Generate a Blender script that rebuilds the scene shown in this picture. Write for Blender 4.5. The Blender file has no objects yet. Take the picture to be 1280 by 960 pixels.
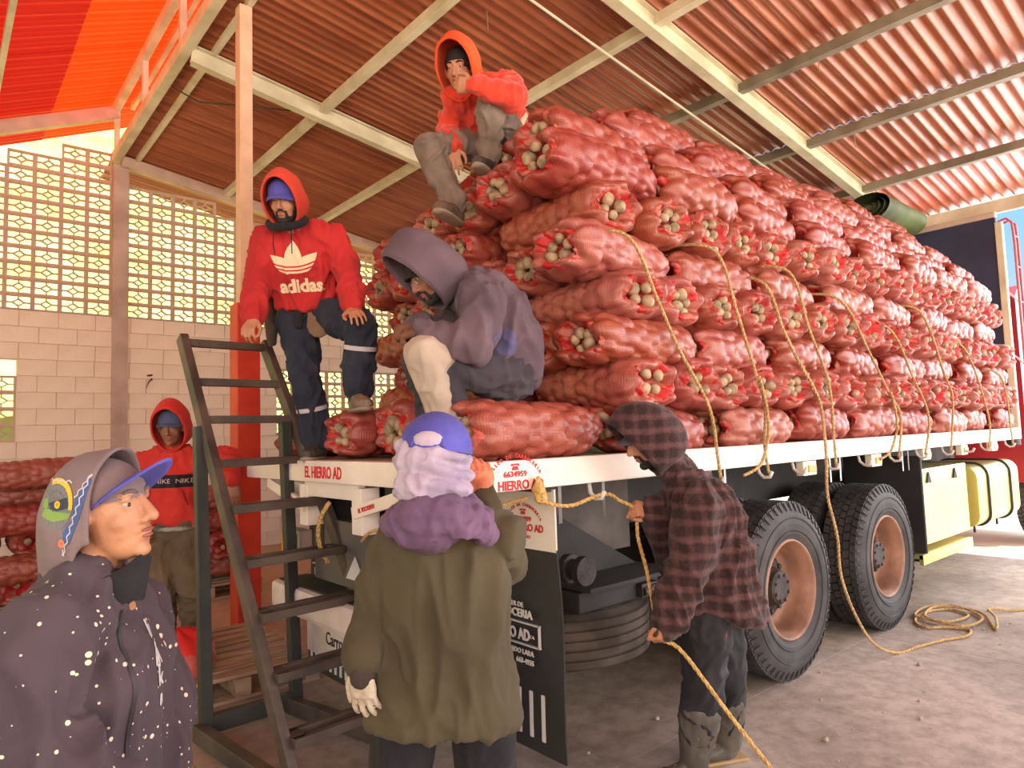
import bpy, bmesh, math, random
import numpy as np
from mathutils import Vector, Matrix, Quaternion, noise
from mathutils.bvhtree import BVHTree
PI = math.pi
S = bpy.context.scene
COL = S.collection
random.seed(7)
noise.seed_set(3)
RNG = np.random.default_rng(11)

# ------------------------------------------------------------------ camera
cam_data = bpy.data.cameras.new('camera')
cam_data.lens = 23.958
cam_data.sensor_width = 36.0
cam_data.clip_start = 0.05
cam_data.clip_end = 400
cam = bpy.data.objects.new('camera', cam_data)
COL.objects.link(cam)
yaw, pitch, roll = 0.8636, 0.0736, -0.0322
Fv = Vector((math.cos(yaw) * math.cos(pitch), math.sin(yaw) * math.cos(pitch), math.sin(pitch)))
Rv = Vector((math.sin(yaw), -math.cos(yaw), 0.0))
Uv = Rv.cross(Fv)
R2 = Rv * math.cos(roll) + Uv * math.sin(roll)
U2 = Uv * math.cos(roll) - Rv * math.sin(roll)
mw = Matrix.Identity(4)
for i in range(3):
    mw[i][0] = R2[i]; mw[i][1] = U2[i]; mw[i][2] = -Fv[i]
mw[0][3], mw[1][3], mw[2][3] = -1.5818, -2.0423, 1.5058
cam.matrix_world = mw
S.camera = cam

# ------------------------------------------------------------------ world, sun, exposure
S.view_settings.view_transform = 'Standard'
S.view_settings.look = 'None'
S.view_settings.gamma = 1.0
S.view_settings.exposure = 1.3
S.view_settings.use_curve_mapping = False
world = bpy.data.worlds.new('sky')
S.world = world
world.use_nodes = True
wn = world.node_tree.nodes; wl = world.node_tree.links
wn.clear()
w_out = wn.new('ShaderNodeOutputWorld')
w_bg = wn.new('ShaderNodeBackground')
w_tc = wn.new('ShaderNodeTexCoord')
w_sep = wn.new('ShaderNodeSeparateXYZ')
w_ramp = wn.new('ShaderNodeValToRGB')
w_ramp.color_ramp.elements[0].position = 0.0
w_ramp.color_ramp.elements[0].color = (0.34, 0.36, 0.36, 1)
w_ramp.color_ramp.elements[1].position = 0.75
w_ramp.color_ramp.elements[1].color = (0.10, 0.25, 0.42, 1)
_e = w_ramp.color_ramp.elements.new(0.22); _e.color = (0.16, 0.30, 0.40, 1)
wl.new(w_tc.outputs['Generated'], w_sep.inputs[0])
wl.new(w_sep.outputs['Z'], w_ramp.inputs[0])
wl.new(w_ramp.outputs[0], w_bg.inputs[0])
w_bg.inputs[1].default_value = 1.0
wl.new(w_bg.outputs[0], w_out.inputs[0])

sun_data = bpy.data.lights.new('sun', 'SUN')
sun_data.energy = 6.5
sun_data.angle = 0.02
sun_data.color = (1.0, 0.93, 0.80)
sun = bpy.data.objects.new('sun', sun_data)
COL.objects.link(sun)
sun.rotation_euler = Vector((0.20, -0.46, 0.87)).to_track_quat('Z', 'Y').to_euler()

def daylight_fill(name, loc, aim, sx, sy, power, color):
    l = bpy.data.lights.new(name, 'AREA')
    l.shape = 'RECTANGLE'; l.size = sx; l.size_y = sy
    l.energy = power; l.color = color
    o = bpy.data.objects.new(name, l); COL.objects.link(o)
    o.location = loc
    o.rotation_euler = (Vector(loc) - Vector(aim)).to_track_quat('Z', 'Y').to_euler()
    return o
# daylight lamps: area lights added, standing in for sky light through the open sides
daylight_fill('daylight_fill_yard_side', (-5.5, -7.2, 2.8), (1.0, 2.5, 1.8), 8, 4.0, 320, (1.0, 0.80, 0.62))
daylight_fill('daylight_fill_yard_front', (5.2, -7.4, 3.0), (2.0, 0.6, 1.7), 9, 4.2, 310, (1.0, 0.92, 0.85))
daylight_fill('daylight_fill_gate_end', (9.6, -1.5, 3.0), (2.0, 1.0, 1.6), 7, 4.0, 340, (0.90, 0.93, 1.0))

# ------------------------------------------------------------------ helpers
class MB:
    """collects shapes in world space; build() links them as one mesh object"""
    def __init__(s):
        s.v = []; s.f = []
    def add(s, vs, fs):
        n = len(s.v)
        s.v.extend([tuple(p) for p in vs]); s.f.extend([tuple(i + n for i in q) for q in fs])
        return s
    def box(s, c, d, m=None, bev=0.0):
        hx, hy, hz = d[0] / 2, d[1] / 2, d[2] / 2
        if bev <= 0:
            vs = [Vector((x, y, z)) for x in (-hx, hx) for y in (-hy, hy) for z in (-hz, hz)]
            fs = [(0, 1, 3, 2), (4, 6, 7, 5), (0, 4, 5, 1), (2, 3, 7, 6), (0, 2, 6, 4), (1, 5, 7, 3)]
        else:
            bm = bmesh.new(); bmesh.ops.create_cube(bm, size=1)
            bmesh.ops.scale(bm, vec=d, verts=bm.verts)
            bmesh.ops.bevel(bm, geom=bm.edges[:], offset=bev, segments=2, affect='EDGES', profile=0.6)
            bm.verts.ensure_lookup_table()
            vs = [v.co.copy() for v in bm.verts]; fs = [[v.index for v in f.verts] for f in bm.faces]
            bm.free()
        if m is not None: vs = [m @ v for v in vs]
        return s.add([v + Vector(c) for v in vs], fs)
    def span(s, a, b, w, h, up=(0, 0, 1), bev=0.0):
        """box beam from a to b, width w (side), height h (up)"""
        a, b = Vector(a), Vector(b); d = b - a; L = d.length; x = d.normalized()
        y = Vector(up).cross(x).normalized(); z = x.cross(y)
        m = Matrix((x, y, z)).transposed()
        return s.box((a + b) / 2, (L, w, h), m, bev)
    def tube(s, pts, r, n=8, cap=True, closed=False):
        pts = [Vector(p) for p in pts]; N = len(pts)
        rr = r if isinstance(r, (list, tuple)) else [r] * N
        vs = []; fs = []
        ref = None
        for i, p in enumerate(pts):
            a = pts[i - 1] if (i > 0 or closed) else pts[i]
            b = pts[(i + 1) % N] if (i < N - 1 or closed) else pts[i]
            t = (b - a).normalized() if (b - a).length > 1e-9 else Vector((0, 0, 1))
            if ref is None:
                ref = t.orthogonal().normalized()
            else:
                ref = (ref - t * ref.dot(t)); ref = ref.normalized() if ref.length > 1e-6 else t.orthogonal().normalized()
            q = t.cross(ref)
            for k in range(n):
                an = 2 * PI * k / n
                vs.append(p + (ref * math.cos(an) + q * math.sin(an)) * rr[i])
        M = N if closed else N - 1
        for i in range(M):
            j = (i + 1) % N
            for k in range(n):
                k2 = (k + 1) % n
                fs.append((i * n + k, i * n + k2, j * n + k2, j * n + k))
        if cap and not closed:
            fs.append(tuple(range(n - 1, -1, -1))); fs.append(tuple((N - 1) * n + k for k in range(n)))
        return s.add(vs, fs)
    def lathe(s, prof, c, axis='Z', n=24, closed=False):
        """profile list of (radius, height) spun about an axis through c"""
        vs = []; fs = []; N = len(prof)
        for r, h in prof:
            for k in range(n):
                a = 2 * PI * k / n; x, y = r * math.cos(a), r * math.sin(a)
                p = {'Z': (x, y, h), 'Y': (x, h, y), 'X': (h, x, y)}[axis]
                vs.append(Vector(p) + Vector(c))
        M = N if closed else N - 1
        for i in range(M):
            j = (i + 1) % N
            for k in range(n):
                fs.append((i * n + k, i * n + (k + 1) % n, j * n + (k + 1) % n, j * n + k))
        return s.add(vs, fs)
    def ball(s, c, r, n=12, m=8, rot=None):
        rx, ry, rz = r if isinstance(r, (tuple, list)) else (r, r, r)
        vs = []; fs = []
        for i in range(m + 1):
            t = PI * i / m
            for k in range(n):
                a = 2 * PI * k / n
                p = Vector((rx * math.sin(t) * math.cos(a), ry * math.sin(t) * math.sin(a), rz * math.cos(t)))
                if rot is not None: p = rot @ p
                vs.append(p + Vector(c))
        for i in range(m):
            for k in range(n):
                fs.append((i * n + k, (i + 1) * n + k, (i + 1) * n + (k + 1) % n, i * n + (k + 1) % n))
        return s.add(vs, fs)
    def prism(s, poly, depth_vec):
        """flat polygon (3D points) pushed along depth_vec"""
        n = len(poly); d = Vector(depth_vec)
        vs = [Vector(p) for p in poly] + [Vector(p) + d for p in poly]
        fs = [tuple(range(n - 1, -1, -1)), tuple(range(n, 2 * n))]
        fs += [(i, (i + 1) % n, n + (i + 1) % n, n + i) for i in range(n)]
        return s.add(vs, fs)
    def mesh(s, name, origin=(0, 0, 0)):
        me = bpy.data.meshes.new(name)
        o = Vector(origin)
        me.from_pydata([tuple(Vector(p) - o) for p in s.v], [], s.f)
        bm = bmesh.new(); bm.from_mesh(me)
        bmesh.ops.recalc_face_normals(bm, faces=bm.faces[:])
        bm.to_mesh(me); bm.free()
        return me
    def build(s, name, m, parent=None, smooth=False, origin=None):
        if origin is None: origin = world_off(parent) if parent is not None else (0, 0, 0)
        me = s.mesh(name, origin)
        return link(name, me, m, parent, smooth, None if parent is not None else origin)

def world_off(o):
    p = Vector((0, 0, 0))
    while o is not None:
        p += o.location; o = o.parent
    return p
def link(name, me, m, parent=None, smooth=False, loc=None):
    if m is not None:
        me.materials.clear(); me.materials.append(m)
    if smooth:
        me.polygons.foreach_set('use_smooth', [True] * len(me.polygons))
        if smooth == 'auto':
            try: me.set_sharp_from_angle(angle=math.radians(40))
            except Exception: pass
    o = bpy.data.objects.new(name, me); COL.objects.link(o)
    if parent is not None: o.parent = parent
    if loc is not None: o.location = loc
    return o
def tag(o, label=None, cat=None, group=None, kind=None):
    if label: o['label'] = label
    if cat: o['category'] = cat
    if group: o['group'] = group
    if kind: o['kind'] = kind
    return o
def empty(name, loc=(0, 0, 0), rz=0.0):
    o = bpy.data.objects.new(name, None); COL.objects.link(o)
    o.location = loc; o.rotation_euler = (0, 0, rz); o.empty_display_size = 0.1
    return o
def copy_obj(o, parent=None):
    c = o.copy(); COL.objects.link(c)
    if parent is not None: c.parent = parent
    return c

# ------------------------------------------------------------------ materials
def srgb(r, g, b):
    f = lambda c: (c / 255 / 12.92) if c <= 10 else ((c / 255 + 0.055) / 1.055) ** 2.4
    return (f(r), f(g), f(b), 1.0)
MATS = {}
def mat(name, col, rough=0.7, col2=None, scale=6.0, detail=4.0, bump=0.0, bscale=40.0, metal=0.0, spec=0.5,
        coord='Object', stretch=None, contrast=(0.35, 0.65), sheen=0.0, emit=None, rnd=0.0):
    if name in MATS: return MATS[name]
    m = bpy.data.materials.new(name); m.use_nodes = True
    n = m.node_tree.nodes; l = m.node_tree.links
    b = n['Principled BSDF']
    b.inputs['Roughness'].default_value = rough
    b.inputs['Metallic'].default_value = metal
    b.inputs['Specular IOR Level'].default_value = spec
    if sheen: b.inputs['Sheen Weight'].default_value = sheen
    tc = n.new('ShaderNodeTexCoord'); mp = n.new('ShaderNodeMapping')
    l.new(tc.outputs[coord], mp.inputs[0])
    if stretch: mp.inputs['Scale'].default_value = stretch
    last = None
    if col2 is None:
        col2 = tuple(c * 0.82 for c in col[:3]) + (1,)
    no = n.new('ShaderNodeTexNoise'); no.inputs['Scale'].default_value = scale; no.inputs['Detail'].default_value = detail
    l.new(mp.outputs[0], no.inputs['Vector'])
    rp = n.new('ShaderNodeValToRGB')
    rp.color_ramp.elements[0].position = contrast[0]; rp.color_ramp.elements[0].color = col2
    rp.color_ramp.elements[1].position = contrast[1]; rp.color_ramp.elements[1].color = col
    l.new(no.outputs[0], rp.inputs[0]); last = rp.outputs[0]
    if rnd:
        oi = n.new('ShaderNodeObjectInfo'); hs = n.new('ShaderNodeHueSaturation')
        ma = n.new('ShaderNodeMath'); ma.operation = 'MULTIPLY_ADD'
        ma.inputs[1].default_value = rnd; ma.inputs[2].default_value = 1.0 - rnd / 2
        l.new(oi.outputs['Random'], ma.inputs[0]); l.new(ma.outputs[0], hs.inputs['Value'])
        l.new(last, hs.inputs['Color']); last = hs.outputs[0]
    l.new(last, b.inputs['Base Color'])
    if bump:
        n2 = n.new('ShaderNodeTexNoise'); n2.inputs['Scale'].default_value = bscale; n2.inputs['Detail'].default_value = 5
        l.new(mp.outputs[0], n2.inputs['Vector'])
        bp = n.new('ShaderNodeBump'); bp.inputs['Strength'].default_value = bump; bp.inputs['Distance'].default_value = 0.01
        l.new(n2.outputs[0], bp.inputs['Height']); l.new(bp.outputs[0], b.inputs['Normal'])
    if emit:
        b.inputs['Emission Color'].default_value = emit[0]; b.inputs['Emission Strength'].default_value = emit[1]
    MATS[name] = m
    return m

FONTS = {}
def text_mesh(s, size, align='CENTER', bold=0.0, sx=1.0, depth=0.002):
    cu = bpy.data.curves.new('t', 'FONT'); cu.body = s; cu.size = size
    cu.align_x = align; cu.align_y = 'CENTER'; cu.extrude = depth; cu.offset = bold; cu.resolution_u = 3
    o = bpy.data.objects.new('t', cu); COL.objects.link(o)
    dg = bpy.context.evaluated_depsgraph_get()
    me = bpy.data.meshes.new_from_object(o.evaluated_get(dg))
    bpy.data.objects.remove(o); bpy.data.curves.remove(cu)
    if sx != 1.0:
        for v in me.vertices: v.co.x *= sx
    return me
def lettering(items, m, parent, frame, name='lettering'):
    """items: (text, x, y, size, kwargs) laid out in a plane; frame = 4x4 matrix of that plane"""
    mb = MB()
    for it in items:
        s, x, y, size = it[:4]; kw = it[4] if len(it) > 4 else {}
        rot = kw.pop('rot', 0.0) if kw else 0.0
        me = text_mesh(s, size, **kw)
        q = Matrix.Rotation(rot, 4, 'Z')
        mb.add([frame @ (Vector((x, y, 0)) + (q @ v.co)) for v in me.vertices], [tuple(p.vertices) for p in me.polygons])
        bpy.data.meshes.remove(me)
    return mb
def arc_text(s, cx, cy, r, a0, a1, size, **kw):
    n = len(s); out = []
    for i, ch in enumerate(s):
        if ch == ' ': continue
        a = a0 + (a1 - a0) * i / (n - 1)
        k = dict(kw); k['rot'] = a - PI / 2
        out.append((ch, cx + r * math.cos(a), cy + r * math.sin(a), size, k))
    return out
def plane_frame(origin, xdir, ydir):
    x = Vector(xdir).normalized(); y = Vector(ydir).normalized(); z = x.cross(y)
    m = Matrix.Identity(4)
    for i in range(3):
        m[i][0] = x[i]; m[i][1] = y[i]; m[i][2] = z[i]; m[i][3] = origin[i]
    return m
def ordinal(k):
    return ['first', 'second', 'third', 'fourth', 'fifth', 'sixth', 'seventh', 'eighth', 'ninth', 'tenth', 'eleventh',
            'twelfth', 'thirteenth', 'fourteenth', 'fifteenth', 'sixteenth', 'seventeenth', 'eighteenth', 'nineteenth', 'twentieth'][k]
# ================================================================== STRUCTURE
# ---- floor: cast slabs of dusty concrete with narrow joints
def floor_material():
    m = bpy.data.materials.new('dusty_concrete'); m.use_nodes = True
    n = m.node_tree.nodes; l = m.node_tree.links; b = n['Principled BSDF']
    tc = n.new('ShaderNodeTexCoord')
    geo = n.new('ShaderNodeNewGeometry')
    n1 = n.new('ShaderNodeTexNoise'); n1.inputs['Scale'].default_value = 0.55; n1.inputs['Detail'].default_value = 7
    n2 = n.new('ShaderNodeTexNoise'); n2.inputs['Scale'].default_value = 9; n2.inputs['Detail'].default_value = 8; n2.inputs['Roughness'].default_value = 0.7
    n3 = n.new('ShaderNodeTexVoronoi'); n3.inputs['Scale'].default_value = 26
    for t in (n1, n2, n3): l.new(geo.outputs['Position'], t.inputs['Vector'])
    r1 = n.new('ShaderNodeValToRGB')
    r1.color_ramp.elements[0].position = 0.38; r1.color_ramp.elements[0].color = srgb(140, 124, 114)
    r1.color_ramp.elements[1].position = 0.62; r1.color_ramp.elements[1].color = srgb(186, 170, 158)
    l.new(n1.outputs[0], r1.inputs[0])
    r2 = n.new('ShaderNodeValToRGB')
    r2.color_ramp.elements[0].position = 0.34; r2.color_ramp.elements[0].color = (0.62, 0.60, 0.58, 1)
    r2.color_ramp.elements[1].position = 0.6; r2.color_ramp.elements[1].color = (1, 1, 1, 1)
    l.new(n2.outputs[0], r2.inputs[0])
    mx = n.new('ShaderNodeMix'); mx.data_type = 'RGBA'; mx.blend_type = 'MULTIPLY'; mx.inputs[0].default_value = 1
    l.new(r1.outputs[0], mx.inputs[6]); l.new(r2.outputs[0], mx.inputs[7])
    # yellow-brown dust lies deeper towards the block wall and the tail of the hall
    sx = n.new('ShaderNodeSeparateXYZ'); l.new(geo.outputs['Position'], sx.inputs[0])
    ad = n.new('ShaderNodeMath'); ad.operation = 'SUBTRACT'; l.new(sx.outputs['Y'], ad.inputs[0]); l.new(sx.outputs['X'], ad.inputs[1])
    mr = n.new('ShaderNodeMapRange'); mr.inputs[1].default_value = 1.4; mr.inputs[2].default_value = 4.0
    l.new(ad.outputs[0], mr.inputs[0])
    nm = n.new('ShaderNodeMath'); nm.operation = 'MULTIPLY'; nm.use_clamp = True
    nb = n.new('ShaderNodeMapRange'); nb.inputs[1].default_value = 0.3; nb.inputs[2].default_value = 0.6; nb.inputs[3].default_value = 0.55; nb.inputs[4].default_value = 0.95
    l.new(n2.outputs[0], nb.inputs[0]); l.new(mr.outputs[0], nm.inputs[0]); l.new(nb.outputs[0], nm.inputs[1])
    m2 = n.new('ShaderNodeMix'); m2.data_type = 'RGBA'
    l.new(nm.outputs[0], m2.inputs[0]); l.new(mx.outputs[2], m2.inputs[6]); m2.inputs[7].default_value = srgb(196, 160, 116)
    l.new(m2.outputs[2], b.inputs['Base Color'])
    b.inputs['Roughness'].default_value = 0.75
    bp = n.new('ShaderNodeBump'); bp.inputs['Strength'].default_value = 0.5; bp.inputs['Distance'].default_value = 0.012
    l.new(n2.outputs[0], bp.inputs['Height']); l.new(bp.outputs[0], b.inputs['Normal'])
    return m
M_floor = floor_material()
floor = tag(empty('floor'), kind='structure', label='dusty grey concrete floor of the loading hall')
xs = [-9.0, -4.4, -0.6, 3.55, 8.0]
ys = [-8.0, -4.2, 0.105, 3.4, 8.05]
for i in range(len(xs) - 1):
    for j in range(len(ys) - 1):
        g = 0.004
        MB().box(((xs[i] + xs[i + 1]) / 2, (ys[j] + ys[j + 1]) / 2, -0.075), (xs[i + 1] - xs[i] - g, ys[j + 1] - ys[j] - g, 0.15), bev=0.0015).build('slab', M_floor, floor)
MB().box((-0.5, 0, -0.16), (17, 16.1, 0.02)).build('subfloor', mat('subfloor', srgb(60, 52, 48)), floor)
# small grit and clods on the concrete near the wheels
mb = MB()
for k in range(80):
    x, y = RNG.uniform(0.6, 5.2), RNG.uniform(-1.6, 0.3)
    r = abs(RNG.normal(0.006, 0.004)) + 0.002
    mb.ball((x, y, r * 0.5), (r * 1.2, r, r * 0.7), 5, 3)
tag(mb.build('grit', mat('grit', srgb(176, 160, 146)), floor), kind='stuff')

# ---- yard outside: bright ground beyond the eave, green bank behind the lattice wall, distant hill
yard = MB().box((28, 0, -0.1), (39.9, 70, 0.1)).build('ground', mat('yard_ground', srgb(214, 200, 176), 0.9, srgb(190, 176, 150), 0.8)); tag(yard, 'pale sunlit yard outside the hall', kind='structure')
yard2 = MB().box((-0.5, -24, -0.1), (17, 31.8, 0.1)).build('ground', MATS['yard_ground']); tag(yard2, 'pale open yard on the near side of the hall', kind='structure')
def bank():
    mb = MB(); nx, ny = 40, 14; vs = []; fs = []
    for j in range(ny):
        for i in range(nx):
            x = -22 + 44 * i / (nx - 1); y = 9.2 + 16 * j / (ny - 1)
            z = -0.1 + max(0, (y - 9.4)) * 1.15 + 0.5 * noise.noise(Vector((x * 0.25, y * 0.25, 0)))
            vs.append((x, y, max(z, -0.1) if j else -0.1))
    for j in range(ny - 1):
        for i in range(nx - 1):
            a = j * nx + i; fs.append((a, a + 1, a + nx + 1, a + nx))
    mb.add(vs, fs); return mb
o = bank().build('hill', mat('dry_grass', srgb(206, 194, 122), 0.95, srgb(178, 176, 84), 1.2, 6), smooth=True); tag(o, 'yellow green grassy bank behind the lattice wall', kind='structure')
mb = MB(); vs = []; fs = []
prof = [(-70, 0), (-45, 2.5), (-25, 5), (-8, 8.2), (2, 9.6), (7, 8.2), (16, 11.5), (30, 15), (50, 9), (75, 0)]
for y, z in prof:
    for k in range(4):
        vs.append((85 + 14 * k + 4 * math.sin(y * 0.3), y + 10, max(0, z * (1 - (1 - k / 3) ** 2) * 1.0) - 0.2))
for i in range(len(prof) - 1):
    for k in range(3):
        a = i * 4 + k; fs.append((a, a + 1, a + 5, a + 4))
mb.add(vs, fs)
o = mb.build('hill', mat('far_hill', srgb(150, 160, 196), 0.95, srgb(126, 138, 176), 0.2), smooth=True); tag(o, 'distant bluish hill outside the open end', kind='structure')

# ---- lattice block wall (gable wall), inner face at y = 8.0
WY = 8.0
M_wall = mat('painted_block', srgb(240, 222, 200), 0.85, srgb(226, 204, 180), 1.6, 5, bump=0.25, bscale=22)
M_conc = mat('raw_concrete', srgb(196, 172, 156), 0.85, srgb(172, 148, 132), 3.0, 5, bump=0.2, bscale=30)
M_lat = mat('lattice_concrete', srgb(206, 176, 156), 0.85, srgb(180, 150, 132), 3.0, 5)
wall = tag(empty('wall_back'), kind='structure', label='painted block wall with bands of concrete lattice')
WX0, WX1 = -4.2, 8.0
openings = [(-2.49, -0.81, 1.6, 2.52), (2.35, 4.59, 1.6, 2.6)]
# block meshes shared by the courses
block_meshes = []
for k in range(4):
    mb = MB(); mb.box((0, 0, 0), (0.40 - 0.004, 0.15, 0.20 - 0.004), bev=0.004)
    me = mb.mesh('block')
    for v in me.vertices:
        if v.co.y < 0: v.co.y += RNG.uniform(-0.0025, 0.0025)
    me.materials.append(M_wall); block_meshes.append(me)
def free_spans(z0, z1):
    sp = [(WX0, WX1)]
    for a, b, c, d in openings:
        if z1 > c + 0.02 and z0 < d - 0.02:
            ns = []
            for s, e in sp:
                if b <= s or a >= e: ns.append((s, e)); continue
                if a > s: ns.append((s, a))
                if b < e: ns.append((b, e))
            sp = ns
    return sp
nb = 0
for row in range(16):
    z0 = row * 0.2; z1 = z0 + 0.2
    for s, e in free_spans(z0, z1):
        x = s - (0.2 if row % 2 else 0.0)
        while x < e - 1e-6:
            a, c = max(x, s), min(x + 0.4, e)
            if c - a > 0.03:
                o = bpy.data.objects.new('block', random.choice(block_meshes)); COL.objects.link(o); o.parent = wall
                o.location = ((a + c) / 2, WY + 0.075 + RNG.uniform(-0.002, 0.002), z0 + 0.1); o.scale = ((c - a - 0.004) / 0.396, 1, 1); nb += 1
            x += 0.4
mb = MB()                                         # mortar bed a few millimetres behind the block faces
for row in range(16):
    for s, e in free_spans(row * 0.2, row * 0.2 + 0.2):
        mb.box(((s + e) / 2, WY + 0.085, row * 0.2 + 0.1), (e - s, 0.135, 0.2))
mb.build('mortar', M_wall, wall)
# lattice blocks: frame, central diamond, four arms
LW, LH = 0.285, 0.2
def lattice_mesh():
    mb = MB(); d = 0.055; t = 0.023; th = 0.014
    w, h = LW, LH
    mb.box((0, 0, h / 2 - t / 2), (w, d, t)); mb.box((0, 0, -h / 2 + t / 2), (w, d, t))
    mb.box((-w / 2 + t / 2, 0, 0), (t, d, h - 2 * t)); mb.box((w / 2 - t / 2, 0, 0), (t, d, h - 2 * t))
    a, b = 0.060, 0.042
    L, R_, T, B = (-a, 0, 0), (a, 0, 0), (0, 0, b), (0, 0, -b)
    for p, q in ((L, T), (T, R_), (R_, B), (B, L)): mb.span(p, q, d * 0.8, th, up=(0, 1, 0) if False else (0, 0, 1))
    mb.span(T, (0, 0, h / 2 - t), d * 0.8, th, up=(1, 0, 0)); mb.span(B, (0, 0, -h / 2 + t), d * 0.8, th, up=(1, 0, 0))
    for sx in (-1, 1):
        mb.span((sx * a, 0, 0), (sx * (w / 2 - t), 0, 0), d * 0.8, th * 0.9)
    me = mb.mesh('lattice_block'); me.materials.append(M_lat); return me
lat_me = lattice_mesh()
def lattice(x0, x1, z0, ztop_fn):
    n = int(round((x1 - x0) / LW)); w = (x1 - x0) / n
    for i in range(n):
        xc = x0 + (i + 0.5) * w; r = 0
        while z0 + (r + 1) * LH <= ztop_fn(xc) + 1e-6:
            o = bpy.data.objects.new('lattice_block', lat_me); COL.objects.link(o); o.parent = wall
            o.location = (xc, WY + 0.075, z0 + (r + 0.5) * LH); o.scale = (w / LW, 1, 1); r += 1
lattice(-2.07, 0.18, 3.2, lambda x: 5.42 + min(0.0, (x + 0.3)) * 0.32)
lattice(0.36, 4.92, 3.2, lambda x: 5.18 - 0.152 * (x - 0.4))
lattice(5.12, 7.97, 3.2, lambda x: 5.12 - 0.152 * (x - 0.4))
for a, b, c, d in openings: lattice(a, b, c, lambda x: d)
mb = MB(); mb.box((0.27, WY + 0.06, 2.62), (0.18, 0.2, 5.24)); mb.build('pillar', M_conc, wall)
mb = MB(); mb.box((5.02, WY + 0.06, 2.3), (0.18, 0.2, 4.6)); mb.build('pillar', M_conc, wall)
mb = MB(); mb.box(((WX0 + WX1) / 2, WY + 0.075, 3.21), (WX1 - WX0, 0.16, 0.02)); mb.build('sill', M_conc, wall)
# rusted nail hooks on the plaster
mb = MB(); p = (0.62, WY - 0.004, 2.41)
mb.tube([(0.60, WY, 2.44), (0.66, WY - 0.02, 2.45)], 0.012, 6); mb.tube([(0.66, WY - 0.01, 2.40), (0.62, WY - 0.012, 2.36), (0.59, WY - 0.01, 2.27)], [0.014, 0.008, 0.003], 6)
mb.build('rusty_hook', mat('rust', srgb(96, 60, 44), 0.9), wall)

# ---- roof: ridge truss at x = 0.22, right slope falls to the eave at x = 8.1, left slope steeper
def corrugated(x0, x1, slope, w, pitch=0.115, amp=0.018, sub=10):
    n = int(round(w / pitch)) * sub; vs = []; fs = []
    L = math.hypot(x1 - x0, (x1 - x0) * slope); nx = 3
    for a in range(nx):
        s = a / (nx - 1); x = (x1 - x0) * s
        for k in range(n + 1):
            y = w * k / n
            z = amp * (2 * abs(math.sin(PI * y / pitch)) ** 0.75 - 1)
            vs.append((x, y, x * slope + z))
    for a in range(nx - 1):
        for k in range(n):
            q = a * (n + 1) + k; fs.append((q, q + 1, q + n + 2, q + n + 1))
    mb = MB(); mb.add(vs, fs); return mb.mesh('roof_sheet')
M_roof = mat('red_sheet', srgb(180, 106, 70), 0.36, srgb(150, 78, 50), 2.4, 6, bump=0.12, bscale=60, stretch=(0.4, 3, 1), rnd=0.12, spec=0.9)
def translucent_sheet(name, base, tcol, fac):
    m = bpy.data.materials.new(name); m.use_nodes = True
    n = m.node_tree.nodes; l = m.node_tree.links; b = n['Principled BSDF']
    b.inputs['Base Color'].default_value = base; b.inputs['Roughness'].default_value = 0.45
    tr = n.new('ShaderNodeBsdfTranslucent'); tr.inputs[0].default_value = tcol
    mx = n.new('ShaderNodeMixShader'); mx.inputs[0].default_value = fac
    l.new(b.outputs[0], mx.inputs[1]); l.new(tr.outputs[0], mx.inputs[2]); l.new(mx.outputs[0], n['Material Output'].inputs[0])
    return m
M_trans = translucent_sheet('orange_fibreglass', srgb(214, 60, 16), (1.0, 0.060, 0.005, 1), 0.4)
M_transred = translucent_sheet('red_fibreglass', srgb(160, 30, 22), (0.75, 0.020, 0.006, 1), 0.22)
ceiling = tag(empty('ceiling'), kind='structure', label='corrugated red sheet roof on pale steel purlins')
SL = 0.152
zr = lambda x: 5.32 - SL * (x - 0.4)            # underside line of the purlins' top on the right slope
def sheet_set(breaks, y0, y1, w, slope, zfun, lift, mfun):
    for bi in range(len(breaks) - 1):
        a, b = breaks[bi], breaks[bi + 1]
        me = corrugated(a, b, slope, w + 0.05); me.materials.append(M_roof)
        me2 = None
        y = y0; k = 0
        while y < y1 - 0.01:
            mm = mfun(bi, k)
            use = me
            if mm is not M_roof:
                if me2 is None:
                    me2 = me.copy(); me2.materials.clear(); me2.materials.append(mm)
                use = me2
            o = bpy.data.objects.new('roof_sheet', use); COL.objects.link(o); o.parent = ceiling
            use.polygons.foreach_set('use_smooth', [True] * len(use.polygons))
            o.location = (a, y, zfun(a) + lift + 0.006 * (bi % 2) + 0.004 * (k % 2)); k += 1
            y += w
SW = 0.92
sheet_set([0.20, 2.95, 5.55, 8.3], -6.6, 8.3, SW, -SL, zr, 0.045, lambda b, k: M_roof)
SLL = 0.44
zl = lambda x: 6.03 + SLL * (x - 0.2)
sheet_set([-4.6, -2.3, -1.2, -0.5, 1.1], -6.6, 8.3, SW, SLL, zl, 0.06, lambda b, k: M_trans if (b == 3 and k >= 6) else (M_transred if b == 2 and k >= 7 else M_roof))
M_steel = mat('cream_steel', srgb(226, 214, 184), 0.6, srgb(196, 182, 150), 3, 5)
M_steel2 = mat('grey_steel', srgb(150, 138, 118), 0.6, srgb(112, 100, 84), 3, 5)
for k, x in enumerate((1.58, 2.93, 4.18, 5.50, 6.85)):
    mb = MB(); z = zr(x)
    mb.span((x, -6.6, z - 0.04), (x, 8.0, z - 0.04), 0.05, 0.09); mb.span((x + 0.03, -6.6, z - 0.08), (x + 0.03, 8.0, z - 0.08), 0.05, 0.012)
    mb.build('purlin', M_steel if k < 2 else M_steel2, ceiling)
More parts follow.
